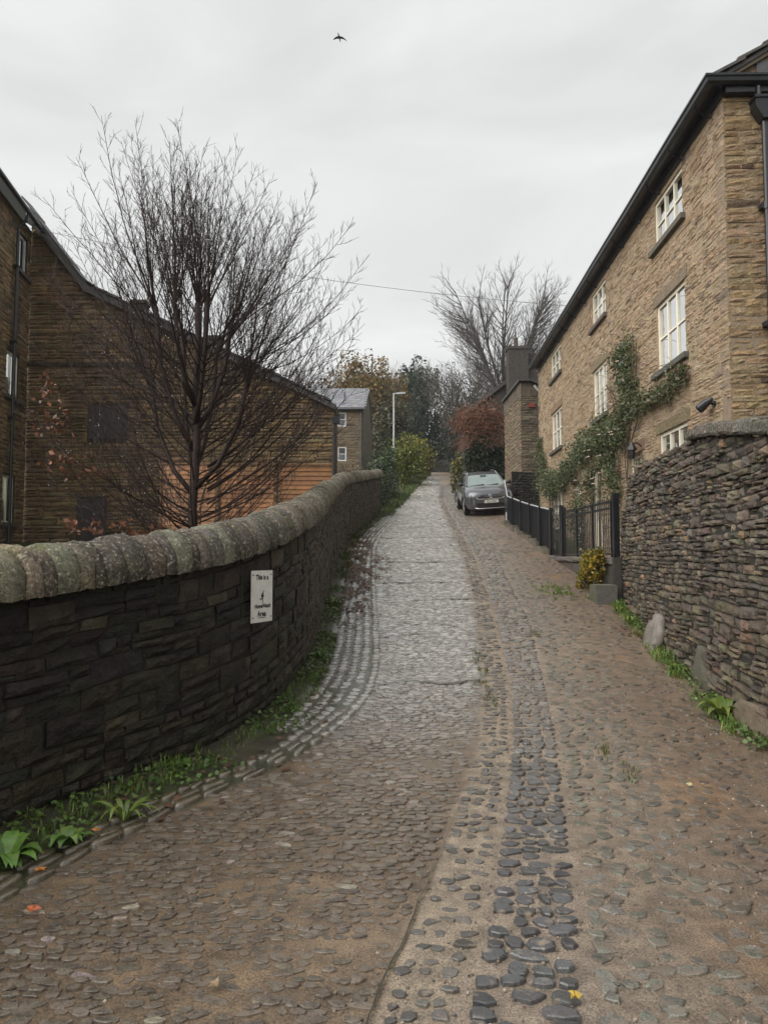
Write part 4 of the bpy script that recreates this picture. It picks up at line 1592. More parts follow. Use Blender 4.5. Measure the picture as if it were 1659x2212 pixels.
# ------------------------------------------------------------------ buildings beyond the right house
def build_right_back():
    o = thing('stone_outbuilding', 'tall narrow stone outbuilding with mono pitch top behind the parked car', 'building', (5.6, 28.5, 3))

    def tf(s, z):
        k = rng.random()
        return vary((.14, .11, .07) if k < .5 else (.17, .13, .085) if k < .8 else (.085, .07, .05), .22) + (0,)

    def f1(s, z, d):
        return (5.55 + s, 28.5 - d, z)

    def f2(s, z, d):
        return (5.55 - d, 28.5 + s, z)
    def i1(a, b):
        zm = (a + b) / 2
        e = 1.6 if zm < 8.0 else 1.6 - (zm - 8.0) / .55 * 1.3
        return [(0, max(.3, e))]
    stone_front(o, f1, 0, 1.6, 2.6, 8.0, lambda a, b: [(0, 1.6)], [], tf, 'drystone', (.08, .16), (.2, .5), 120, (.08, .065, .05, 0))
    mb = MB()
    mb.prism([(5.55, 28.53, 8.0), (7.15, 28.53, 8.0), (5.9, 28.53, 8.56), (5.55, 28.53, 8.56)], (0, 4, 0), (.13, .1, .07, 0))
    mb.build('gable_head', M['gablestone'], o)
    stone_front(o, f2, 0, 4.0, 2.6, 8.5, lambda a, b: [(0, 4.0)], [], lambda s, z: vary((.2, .15, .095), .2) + (0,), 'drystone', (.09, .18), (.2, .5), 120, (.16, .12, .08, 0), 'side_wall')
    mb = MB()
    mb.prism([(5.45, 28.35, 8.56), (5.98, 28.35, 8.56), (5.98, 28.35, 8.66), (5.45, 28.35, 8.66)], (0, 4.3, 0), (.05, .048, .045, 0))
    mb.prism([(5.98, 28.35, 8.54), (7.3, 28.35, 7.98), (7.3, 28.35, 8.07), (5.98, 28.35, 8.64)], (0, 4.3, 0), (.05, .048, .045, 0))
    mb.build('roof', M['slate'], o)
    mb = MB()
    mb.tube([(6.05, 28.3, 8.35), (6.2, 28.3, 8.15), (6.9, 28.3, 8.0)], .05, 6)
    mb.build('gutter', M['galv'], o)
    mb = MB()
    fbox(mb, f1, .3, .56, 7.5, 7.66, .02, .05, (.24, .05, .035, 0))
    mb.build('red_plaque', M['wood'], o)
    rw = thing('rubble_wall', 'dark damp rubble wall between the parked car and the house', 'wall', (5.6, 27.6, 3))
    def f3(s, z, d):
        return (4.95 + s, 27.4 + .25 * s - d, z)
    def f4(s, z, d):
        return (4.95 - d, 27.4 + s, z)
    w = stone_front(rw, f3, 0, 1.25, 2.4, 4.75, lambda a, b: [(max(0, (a - 4.2) * .8), 1.25)], [], lambda s, z: vary((.045, .04, .034), .35) + (0,), 'wallstone', (.08, .16), (.18, .45), 80, (.02, .018, .015, 0))
    mb = MB()
    mb.prism([(4.95, 27.45, 2.4), (6.2, 27.75, 2.4), (6.2, 27.75, 4.72), (5.35, 27.55, 4.72), (4.95, 27.45, 4.2)], (0, 1.2, 0), (.03, .027, .022, 0))
    mb.build('core', M['wallstone'], rw)
    # dark house with chimney further up
    c = thing('chimney_house', 'dark soot stained stone house with a broad chimney behind the outbuilding', 'house', (8, 40, 6))
    mb = MB()
    mb.prism([(5.2, 41.2, 5.5), (12.5, 41.2, 5.5), (12.5, 41.2, 12.6), (8.6, 41.2, 12.7), (5.2, 41.2, 10.2)], (0, 7, 0), (.05, .042, .036, 0))
    mb.build('wall', M['gablestone'], c)
    mb = MB()
    mb.prism([(4.7, 41.0, 9.95), (8.6, 41.0, 12.85), (12.8, 41.0, 12.85), (12.8, 41.0, 12.65), (8.65, 41.0, 12.65), (4.8, 41.0, 9.75)], (0, 7.4, 0), (.06, .05, .045, 0))
    mb.build('roof', M['slate'], c)
    mb = MB()
    mb.box((7.72, 40.6, 11.4), 1.15, .9, 4.0, (.05, .042, .035, 0))
    mb.box((7.72, 40.6, 13.42), 1.27, 1.0, .16, (.06, .05, .042, 0))
    mb.box((8.7, 40.8, 11.2), .8, .8, 3.9, (.048, .038, .036, 0))
    ch = mb.build('chimney', M['gablestone'], c)
    mb = MB()
    mb.tube([(7.65, 40.6, 13.45), (7.65, 40.6, 13.75), (7.65, 40.6, 14.1)], [.15, .12, .13], 10, (.09, .06, .045, 0))
    mb.tube([(7.65, 40.6, 14.1), (7.65, 40.6, 14.35)], [.05, .04], 6, (.05, .045, .04, 0))
    mb.build('chimney_pot', M['gablestone'], ch)
    # wall closing the view at the bend
    e = thing('bend_wall', 'low grey stone wall at the bend where the lane disappears', 'wall', (6, 74, 9.6))
    def f5(s, z, d):
        return (3.0 + s, 76.5 - .35 * s - d, z)
    stone_front(e, f5, 0, 9, 9.0, 11.6, lambda a, b: [(0, 9)], [], lambda s, z: vary((.07, .065, .055), .3) + (0,), 'gablestone', (.16, .3), (.3, .8), 0, (.04, .038, .03, 0))
    mb = MB()
    mb.tube([(7.0, 66, 9.0), (7.0, 66, 10.4)], .05, 8)
    tag(mb.build('marker_post', M['galv']), 'thin grey metal post at the top of the lane', 'post')


# ------------------------------------------------------------------ sign, lamp post, cable, bird
def text_mesh(body, size, align='CENTER', shear=0.0, xs=1.0, bold=0.0):
    cu = bpy.data.curves.new('lettering', 'FONT')
    cu.body = body
    cu.size = size
    cu.align_x = align
    cu.shear = shear
    cu.resolution_u = 3
    cu.offset = bold
    ob = bpy.data.objects.new('lettering', cu)
    COL.objects.link(ob)
    bpy.context.view_layer.update()
    dg = bpy.context.evaluated_depsgraph_get()
    me = bpy.data.meshes.new_from_object(ob.evaluated_get(dg))
    vs = [(v.co.x * xs, v.co.y) for v in me.vertices]
    fs = [tuple(p.vertices) for p in me.polygons]
    bpy.data.objects.remove(ob)
    bpy.data.curves.remove(cu)
    bpy.data.meshes.remove(me)
    return vs, fs


def build_sign():
    # find the place on the wall
    best = min(np.linspace(5, 12, 700), key=lambda s: abs(project((*wpt(s), 1.2))[0] - 548))
    x, y = wpt(best)
    nx, ny = wnorm(best)
    n = v3(nx, ny, 0)
    n = (n + v3(.12, -.30, 0)).normalized()
    tx = v3(-n.y, n.x, 0)
    o = v3(x, y, 1.185) + v3(nx, ny, 0) * .075
    W_, H_ = .31, .445
    t = thing('watch_sign', 'white rectangular home watch notice screwed to the dark curved wall', 'sign', tuple(o))

    def P2(a, b, d):
        return tuple(o + tx * a + v3(0, 0, 1) * b + n * d)
    mb = MB()
    mb.prism([P2(-W_ / 2, -H_ / 2, 0), P2(W_ / 2, -H_ / 2, 0), P2(W_ / 2, H_ / 2, 0), P2(-W_ / 2, H_ / 2, 0)], tuple(n * .004))
    mb.build('plate', M['sign'], t, recalc=True)

    def put(name, body, size, cx, cy, xs=1.0, shear=0):
        vs, fs = text_mesh(body, size, 'CENTER', shear, xs, .0022)
        mb = MB()
        mb.add([P2(cx + a, cy + b, .0055) for a, b in vs], fs)
        mb.build(name, M['ink'], t)
    put('lettering', 'This is a', .06, .0, .145, .92)
    put('lettering', 'HomeWatch', .05, .012, -.1, .88)
    put('lettering', 'Area', .066, -.002, -.172, .95)
    mb = MB()
    mb.add([P2(-.057, -.186, .0055), (P2(.057, -.186, .0055)), P2(.057, -.181, .0055), P2(-.057, -.181, .0055)], [(0, 1, 2, 3)])
    mb.build('underline', M['ink'], t)
    # stooping figure
    fig = [(.028, .052), (.02, .044), (.004, .03), (-.012, .012), (-.014, -.004), (-.004, -.012), (-.012, -.022), (-.03, -.018), (-.034, -.026), (-.014, -.034), (.002, -.022),
           (.008, -.016), (.006, -.05), (-.002, -.062), (.006, -.064), (.014, -.05), (.018, -.012), (.016, .0), (.03, -.004), (.03, .004), (.018, .012), (.022, .03), (.03, .044)]
    mb = MB()
    mb.add([P2(a, b + .0, .0055) for a, b in fig], [tuple(range(len(fig)))])
    mb.build('figure', M['ink'], t)
    for (a, b) in ((-.13, .185), (.13, .185), (-.13, -.18), (.13, -.18)):
        mb = MB()
        mb.tube([P2(a, b, .003), P2(a, b, .009)], .006, 8)
        mb.build('screw', M['iron'], t)


def build_small():
    l = thing('street_lamp', 'slender galvanised street lamp post rising from the hedge verge', 'lamp post', (.57, 40.8, G(.57, 40.8)))
    z0 = G(.57, 40.8) - .1
    mb = MB()
    mb.tube([(.57, 40.8, z0), (.57, 40.8, z0 + 1.3)], .085, 10)
    mb.build('base', M['galv'], l)
    mb = MB()
    mb.tube([(.57, 40.8, z0 + 1.3), (.57, 40.8, 10.85)], [.06, .045], 10)
    mb.build('pole', M['galv'], l)
    mb = MB()
    mb.tube([(.52, 40.8, 10.85), (.8, 40.8, 10.9)], .035, 8)
    mb.build('arm', M['galv'], l)
    mb = MB()
    mb.prism([(.72, 40.7, 10.82), (1.25, 40.72, 10.86), (1.25, 40.88, 10.86), (.72, 40.9, 10.82)], (0, 0, .1))
    mb.build('lantern', M['galv'], l)
    # overhead cable
    a, b = v3(-9.55, 17.6, 9.95), v3(*hf(10.0, 8.75, .22))
    pts = []
    for k in range(41):
        t = k / 40
        p = a.lerp(b, t)
        p.z -= .26 * 4 * t * (1 - t)
        pts.append(p)
    mb = MB()
    mb.tube(pts, .006, 5)
    tag(mb.build('overhead_cable', plain('weathered_cable', (.09, .09, .09), .7, 0, .1, 3)), 'thin black overhead cable sagging across the lane between the houses', 'cable')
    # bird
    bp = v3(-1.97, 30, 24.3)
    bd = thing('bird', 'dark bird gliding with bent wings in the grey sky', 'bird', tuple(bp))
    bm_ = plain('bird_feather', (.05, .05, .055), .7, 0, .2, 20)
    mb = MB()
    ax = v3(-.25, -.75, .6).normalized()
    pts = [bp - ax * .18, bp - ax * .1, bp, bp + ax * .1, bp + ax * .16, bp + ax * .2]
    mb.tube(pts, [.01, .022, .032, .03, .02, .004], 8)
    mb.build('body', bm_, bd, smooth=True)
    for sgn, dz in ((-1, -.1), (1, -.17)):
        mb = MB()
        L_ = .34 if sgn > 0 else .27
        q = []
        for k in range(7):
            t = k / 6
            c = bp + v3(sgn * L_ * t, .04 * t, .03 * math.sin(t * 2.2) + dz * t * t)
            wd = .05 * (1 - t) ** .6 + .006
            q.append((c + ax * wd, c - ax * wd))
        for up in (.006, -.006):
            n0 = len(mb.v)
            for u, w in q:
                mb.v += [tuple(u + v3(0, 0, up)), tuple(w + v3(0, 0, up * .3))]
                mb.t += [(1, 1, 1, 1)] * 2
            for k in range(6):
                mb.f.append((n0 + 2 * k, n0 + 2 * k + 1, n0 + 2 * k + 3, n0 + 2 * k + 2))
        mb.build('wing', bm_, bd)
    # lantern on a bracket by the low window
    ln = thing('wall_lantern', 'black carriage lantern on the house front above the dry stone wall', 'lantern', hf(4.08, 3.6, .2))
    mb = MB()
    c = Vector(hf(4.05, 3.55, .22))
    mb.tube([hf(4.05, 3.72, .0), hf(4.05, 3.80, .12), tuple(c + v3(0, 0, .22))], .014, 6)
    mb.build('bracket', M['iron'], ln)
    mb = MB()
    mb.tube([c + v3(0, 0, -.08), c + v3(0, 0, -.05), c + v3(0, 0, .1)], [.04, .055, .075], 6)
    mb.build('body', M['iron'], ln)
    mb = MB()
    mb.tube([c + v3(0, 0, .1), c + v3(0, 0, .13), c + v3(0, 0, .22), c + v3(0, 0, .27)], [.105, .1, .035, .015], 6)
    mb.build('cap', M['iron'], ln)


# ------------------------------------------------------------------ parked car
def build_car():
    paint = plain('grey_metallic_paint', (.105, .108, .118), .3, .5, .05, 3, 0, .5, 1.0)
    blk = plain('black_car_plastic', (.018, .018, .02), .45, 0, .2, 20)
    chrome = plain('chrome_trim', (.6, .6, .62), .22, .9, .05, 6)
    tyre = plain('tyre_rubber', (.014, .014, .014), .75, 0, .25, 20)
    alloy = plain('alloy_wheel', (.35, .35, .36), .35, .7, .1, 8)
    lens = plain('headlight_lens', (.42, .41, .38), .12, 0, .2, 30, 0, .8, 1.0)
    screen, snt, sb = mat_new('car_screen_glass')
    nn = noise_node(snt, 1.2, 2, .5)
    snt.links.new(ramp(snt, nn.outputs['Fac'], [(.3, (.15, .2, .19)), (.7, (.24, .29, .275))]), sb.inputs['Base Color'])  # pale green mottle paints the sky's reflection into the glass colour
    sb.inputs['Roughness'].default_value = .06
    sb.inputs['IOR'].default_value = 1.75
    dglass = plain('car_side_glass', (.02, .024, .025), .05, 0, .2, 3, 0, .8)
    plate = plain('number_plate_white', (.62, .62, .58), .4, 0, .05, 10)
    car = thing('parked_car', 'dark grey compact sport utility car parked nose downhill beside the outbuilding', 'car', (3.98, 26.3, G(3.98, 27.0) - .10))
    car.rotation_euler = (R(8.6), R(-3.6), R(-.6))

    def loft(mb, secs, tint=(1, 1, 1, 1)):
        n0 = len(mb.v)
        full = []
        for (y, pts) in secs:
            ring = [(x, y, z) for x, z in pts] + [(-x, y, z) for x, z in reversed(pts[1:-1])]
            full.append(ring)
        m = len(full[0])
        for ring in full:
            mb.v += ring
            mb.t += [tint] * m
        for i in range(len(full) - 1):
            for j in range(m):
                a, b = n0 + i * m + j, n0 + i * m + (j + 1) % m
                mb.f.append((a, b, b + m, a + m))
        mb.f.append(tuple(n0 + j for j in range(m))[::-1])
        mb.f.append(tuple(n0 + (len(full) - 1) * m + j for j in range(m)))

    st = [(0.0, .40, .58, .69, .56, .76, .46), (.05, .30, .74, .77, .70, .86, .56), (.18, .25, .85, .86, .80, .955, .62), (.45, .24, .895, .935, .855, 1.01, .68), (.9, .24, .91, .985, .875, 1.055, .72),
          (1.2, .24, .91, 1.02, .88, 1.10, .75), (1.7, .24, .91, 1.045, .885, 1.075, .80), (2.6, .24, .91, 1.055, .885, 1.08, .80), (3.5, .24, .91, 1.06, .885, 1.085, .79), (3.95, .27, .88, 1.05, .85, 1.09, .75),
          (4.18, .36, .80, .98, .76, 1.04, .66), (4.23, .45, .7, .9, .66, .96, .56)]
    secs = []
    for (y, zb, wm, zs, ws, zt, wt) in st:
        zm = zb + (zs - zb) * .55
        secs.append((y, [(0, zb), (wm * .82, zb), (wm * .97, zb + .07), (wm, zm - .08), (wm * .99, zm + .1), (ws, zs), ((ws + wt) / 2, (zs + zt) / 2 + .012), (wt, zt), (wt * .5, zt + .014), (0, zt + .018)]))
    mb = MB(); loft(mb, secs)
    body = mb.build('body', paint, car, smooth=True, local=True, recalc=True)
    # roof
    def P(x, y, z):
        return (x, y, z)
    mb = MB()
    nx_ = 8
    rows = [(1.88, 1.475, .575), (2.05, 1.515, .60), (2.6, 1.55, .61), (3.2, 1.535, .60), (3.62, 1.49, .57), (3.8, 1.46, .55)]
    def sheet(mb, rows, thick=0):
        n0 = len(mb.v)
        for (y, z, w) in rows:
            for i in range(nx_ + 1):
                u = -1 + 2 * i / nx_
                mb.v.append((w * u, y - .07 * u * u * 0, z - .035 * u * u * (1 if thick else .5)))
                mb.t.append((1, 1, 1, 1))
        for r_ in range(len(rows) - 1):
            for i in range(nx_):
                a = n0 + r_ * (nx_ + 1) + i
                mb.f.append((a, a + 1, a + nx_ + 2, a + nx_ + 1))
    sheet(mb, rows, 1)
    mb.build('roof', blk, car, smooth=True, local=True)
    mb = MB()
    sheet(mb, [(1.14, 1.085, .735), (1.35, 1.205, .70), (1.6, 1.345, .65), (1.86, 1.468, .575)])
    mb.build('windscreen', screen, car, smooth=True, local=True)
    mb = MB()
    sheet(mb, [(3.8, 1.455, .55), (3.95, 1.3, .63), (4.08, 1.1, .7)])
    mb.build('rear_window', dglass, car, smooth=True, local=True)
    for s in (-1, 1):
        mb = MB()
        lo = [(1.22, 1.09, .765), (1.9, 1.09, .80), (2.7, 1.09, .80), (3.4, 1.1, .79), (3.95, 1.1, .74)]
        hi = [(1.45, 1.2, .72), (1.98, 1.45, .62), (2.65, 1.50, .635), (3.35, 1.485, .625), (3.8, 1.4, .6)]
        for q in lo + hi:
            mb.v.append((s * q[2], q[0], q[1])); mb.t.append((1, 1, 1, 1))
        for k in range(4):
            mb.f.append((k, k + 1, k + 6, k + 5))
        mb.build('side_window', dglass, car, local=True)
        mb = MB()
        mb.tube([(s * .755, 1.12, 1.075), (s * .72, 1.35, 1.2), (s * .665, 1.62, 1.345), (s * .595, 1.9, 1.465), (s * .615, 2.3, 1.515), (s * .62, 2.7, 1.525), (s * .61, 3.3, 1.505), (s * .58, 3.75, 1.45), (s * .68, 3.98, 1.25), (s * .74, 4.08, 1.09)],
                [.04, .036, .034, .036, .036, .036, .036, .04, .05, .05], 6)
        mb.build('pillar', paint, car, smooth=True, local=True)
        mb = MB()
        mb.tube([(s * .57, 2.05, 1.50), (s * .565, 2.1, 1.56), (s * .56, 2.8, 1.595), (s * .55, 3.5, 1.56), (s * .55, 3.6, 1.5)], .017, 6)
        mb.build('roof_rail', chrome, car, local=True)
        # mirror
        mb = MB()
        mb.tube([(s * .78, 1.38, 1.1), (s * .9, 1.36, 1.12)], .025, 6)
        mb.tube([(s * .86, 1.36, 1.16), (s * .89, 1.36, 1.16), (s * 1.0, 1.37, 1.155), (s * 1.03, 1.38, 1.15)], [.04, .085, .08, .03], 8)
        mb.build('mirror', blk, car, smooth=True, local=True)
        # headlight
        mb = MB()
        mb.prism([(s * .44, .052, .765), (s * .50, .04, .715), (s * .74, .10, .70), (s * .84, .20, .735), (s * .855, .30, .80), (s * .80, .18, .815), (s * .66, .085, .80)], (0, .1, 0))
        hl = mb.build('headlight', lens, car, local=True, recalc=True)
        mb = MB()
        mb.prism([(s * .47, .034, .75), (s * .52, .03, .725), (s * .72, .085, .715), (s * .76, .11, .735), (s * .70, .08, .765)], (0, .03, 0))
        mb.build('projector', blk, hl, local=True, recalc=True)
        # fog lamp surround
        for z in (.50, .60):
            mb = MB()
            mb.tube([(s * .80, .115, z + .028), (s * .6, .01, z + .03), (s * .565, .005, z), (s * .6, .012, z - .03), (s * .79, .115, z - .028)], .012, 6)
            mb.build('fog_surround', paint, car, local=True)
        mb = MB()
        mb.prism([(s * .58, .012, .46), (s * .82, .12, .46), (s * .82, .12, .64), (s * .56, .008, .64)], (0, .03, 0))
        mb.build('fog_recess', blk, car, local=True, recalc=True)
        # wheel arch trim and sill
        for yc in (.86, 3.45):
            mb = MB()
            mb.tube([(s * .905, yc + .41 * math.cos(a), .34 + .41 * math.sin(a)) for a in np.linspace(-.2, math.pi + .2, 16)], .045, 6)
            mb.build('arch_trim', blk, car, smooth=True, local=True)
            w = bpy.data.objects.new('wheel', None)
            COL.objects.link(w)
            w.parent = car
            w.location = (s * .80, yc, .335)
            mb = MB()
            ring = [(-.105, .2), (-.11, .3), (-.08, .33), (0, .337), (.08, .33), (.11, .3), (.105, .2)]
            k = 24
            for (xx, r_) in ring:
                for j in range(k):
                    a = 2 * math.pi * j / k
                    mb.v.append((xx, r_ * math.cos(a), r_ * math.sin(a))); mb.t.append((1, 1, 1, 1))
            for i in range(len(ring) - 1):
                for j in range(k):
                    a, b = i * k + j, i * k + (j + 1) % k
                    mb.f.append((a, b, b + k, a + k))
            mb.build('tyre', tyre, w, smooth=True, local=True)
            mb = MB()
            mb.tube([(s * .02, 0, 0), (s * .095, 0, 0)], [.2, .205], 20)
            for q in range(5):
                a = 2 * math.pi * q / 5
                mb.tube([(s * .11, .03 * math.cos(a), .03 * math.sin(a)), (s * .1, .21 * math.cos(a), .21 * math.sin(a))], .025, 4)
            mb.build('rim', alloy, w, local=True)
    # grille with chrome strip
    mb = MB()
    mb.prism([(-.50, .018, .775), (-.44, -.008, .675), (.44, -.008, .675), (.50, .018, .775), (.3, .0, .79), (-.3, .0, .79)], (0, .06, 0))
    gr = mb.build('grille', blk, car, local=True, recalc=True)
    for z in (.70, .74):
        mb = MB(); mb.box((0, -.012, z), .92, .012, .008)
        mb.build('grille_bar', chrome, gr, local=True)
    mb = MB()
    mb.tube([(-.56, .03, .74), (-.5, .006, .68), (-.42, -.012, .645), (.42, -.012, .645), (.5, .006, .68), (.56, .03, .74)], .017, 6)
    mb.build('chrome_strip', chrome, car, smooth=True, local=True)
    mb = MB()
    mb.prism([(-.52, -.006, .50), (-.5, .0, .34), (.5, .0, .34), (.52, -.006, .50)], (0, .07, 0))
    mb.build('lower_intake', blk, car, local=True, recalc=True)
    mb = MB()
    mb.tube([(-.6, .03, .325), (-.45, -.02, .30), (.45, -.02, .30), (.6, .03, .325)], .022, 6)
    mb.build('skid_strip', chrome, car, smooth=True, local=True)
    mb = MB()
    mb.prism([(-.6, .01, .31), (.6, .01, .31), (.62, .2, .16), (-.62, .2, .16)], (0, .3, 0))
    mb.build('undertray', blk, car, local=True, recalc=True)
    mb = MB()
    mb.box((.03, -.03, .555), .52, .012, .115)
    pl = mb.build('number_plate', plate, car, local=True)
    vs, fs = text_mesh('KJ21 FNE', .098, 'CENTER', 0, .92)
    mb = MB()
    mb.add([(.03 + a, -.0375, .52 + b) for a, b in vs], fs)
    mb.build('plate_lettering', M['ink'], pl, local=True)
    # round badge
    mb = MB()
    k = 20
    mb.tube([(.06 * math.cos(a), -.016, .745 + .06 * math.sin(a)) for a in np.linspace(0, 2 * math.pi, k + 1)], .008, 6, cap=False)
    mb.tube([(-.035, -.016, .785), (-.012, -.018, .742), (0, -.018, .765), (.012, -.018, .742), (.035, -.016, .785)], .006, 5)
    mb.tube([(-.052, -.016, .76), (-.024, -.018, .70), (0, -.018, .735), (.024, -.018, .70), (.052, -.016, .76)], .006, 5)
    mb.build('badge', chrome, car, local=True)
    for (a, b) in (((-.6, 1.1, 1.085), (-.05, 1.18, 1.125)), ((.0, 1.1, 1.09), (.5, 1.18, 1.12))):
        mb = MB(); mb.tube([a, b], .012, 5)
        mb.build('wiper', blk, car, local=True)
    mb = MB(); mb.prism([(-.13, 1.78, 1.44), (.13, 1.78, 1.44), (.1, 1.7, 1.395), (-.1, 1.7, 1.395)], (0, -.01, .012))
    mb.build('sensor_housing', blk, car, local=True)
    return car


# ------------------------------------------------------------------ plants
def leaves(name, mat, parent, C, size, tints, elong=1.6, droop=.0, kind=None, up=None, smin=.6, flat=1.0):
    """many small folded leaf quads; C (n,3), tints (n,3)"""
    C = np.asarray(C, float)
    n = len(C)
    if n == 0:
        return None
    d = nrng.normal(size=(n, 3))
    d[:, 2] = d[:, 2] * flat - droop
    if flat < .3:                       # lying on the sloping lane
        d[:, 2] += .145 * d[:, 1]
    d /= np.linalg.norm(d, axis=1)[:, None]
    r = nrng.normal(size=(n, 3))
    if up is not None:
        r = r * .6 + np.asarray(up)
    e = np.cross(d, r)
    e /= np.linalg.norm(e, axis=1)[:, None] + 1e-9
    nn = np.cross(d, e)
    s = size * nrng.uniform(smin, 1.4, n)[:, None] if not hasattr(size, 'shape') else size[:, None]
    a = C - d * s * .5
    b = C + e * s * .5 / elong + nn * s * .06
    c = C + d * s * .5
    f = C - e * s * .5 / elong + nn * s * .06
    V = np.stack([a, b, c, f], 1).reshape(-1, 3)
    me = bpy.data.meshes.new(name)
    me.vertices.add(4 * n); me.loops.add(4 * n); me.polygons.add(n)
    me.vertices.foreach_set('co', V.ravel())
    me.loops.foreach_set('vertex_index', np.arange(4 * n, dtype=np.int32))
    me.polygons.foreach_set('loop_start', np.arange(0, 4 * n, 4, dtype=np.int32))
    me.update(calc_edges=True)
    t = np.concatenate([np.clip(np.asarray(tints, float), .002, 1), np.zeros((n, 1))], 1)
    t = np.repeat(t, 4, 0).astype(np.float32)
    ca = me.color_attributes.new('tint', 'FLOAT_COLOR', 'POINT')
    ca.data.foreach_set('color', t.ravel())
    me.materials.append(mat)
    o = bpy.data.objects.new(name, me)
    COL.objects.link(o)
    WLOC[o.name] = Vector((0, 0, 0))
    fit(o, parent)
    if kind:
        o['kind'] = kind
    return o


def tints_for(n, cols, probs, var=.3):
    k = nrng.choice(len(cols), n, p=np.array(probs) / sum(probs))
    c = np.array(cols)[k]
    return c * nrng.uniform(1 - var, 1 + var, (n, 1)) * nrng.uniform(.92, 1.08, (n, 3))


def clump_points(n, c, r, shell=.55, clumps=40, spread=.28):
    """points in clusters spread over an uneven ellipsoid"""
    c, r = np.array(c, float), np.array(r, float)
    u = nrng.normal(size=(clumps, 3))
    u /= np.linalg.norm(u, axis=1)[:, None]
    rad = nrng.uniform(shell, 1.0, (clumps, 1)) * nrng.uniform(.8, 1.12, (clumps, 1))
    cc = u * rad
    k = nrng.integers(0, clumps, n)
    p = cc[k] + np.clip(nrng.normal(size=(n, 3)), -1.5, 1.5) * spread * nrng.uniform(.5, 1.2, (clumps, 1))[k]
    return c + p * r, k


def path(p, d, L, n, wander, pull, rg):
    """curved stem; pull = vector added to the direction along the way"""
    pts = [p.copy()]
    d = d.normalized()
    st = L / n
    for i in range(n):
        d = (d + pull * (1 / n) + v3(rg.gauss(0, 1), rg.gauss(0, 1), rg.gauss(0, 1)) * wander).normalized()
        p = p + d * st
        pts.append(p.copy())
    return pts


def taper(r0, r1, n):
    return [r0 + (r1 - r0) * i / n for i in range(n + 1)]


def bare_tree(name, label, base, H, shoots_fn, twig=(.25, .6), tr=.004, sub=(.06, .16), sr=.003, every=.12, col=(.03, .024, .022), seed=1, mat='bark', sides=3, start=.22,
              sub_n=(2, 5), twig_ang=.75, trunk=None):
    rg = random.Random(seed)
    t = thing(name, label, 'tree', tuple(base))
    mt, mc = MB(), MB()
    base = Vector(base)
    tr_pts, tr_r = trunk(base, rg)
    c4 = col + (0,)
    for pts, r_ in zip(tr_pts, tr_r):
        mt.tube(pts, r_, 8, c4)
    for (p, d, L, r0, pull, wander) in shoots_fn(base, rg, tr_pts):
        n = max(5, int(L / .28 / max(1, tr / .004) ** .7))
        pts = path(p, d, L, n, wander, pull, rg)
        mc.tube(pts, taper(r0, sr, n), 5 if r0 > .02 else 4, c4, cap=False)
        s = start * L
        side = rg.random() * 6
        while s < L * .985:
            i = min(n - 1, int(s / L * n))
            q = pts[i].lerp(pts[i + 1], s / L * n - i)
            dd = (pts[i + 1] - pts[i]).normalized()
            side += 2.4 + rg.uniform(-.5, .5)
            a = dd.orthogonal().normalized()
            a = Matrix.Rotation(side, 3, dd) @ a
            tl = rg.uniform(*twig) * (1.1 - .65 * s / L)
            td = (dd * rg.uniform(.6, 1.1) + a * twig_ang).normalized()
            tp = path(q, td, tl, 3, .07, v3(0, 0, .5), rg)
            mc.tube(tp, taper(tr, sr * .8, 3), sides, c4, cap=False)
            for _ in range(rg.randint(*sub_n)):
                u = rg.uniform(.2, 1.0) * 3
                j = min(2, int(u))
                w = tp[j].lerp(tp[j + 1], u - j)
                sd = ((tp[j + 1] - tp[j]).normalized() + v3(rg.uniform(-1, 1), rg.uniform(-1, 1), rg.uniform(-.4, 1)) * .75).normalized()
                sl = rg.uniform(*sub)
                mc.tube([w, w + sd * sl], [sr, sr * .7], 3, c4, cap=False)
            s += every * rg.uniform(.7, 1.4)
    mt.build('trunk', M[mat], t, smooth=True)
    mc.build('crown', M[mat], t)
    return t, mc


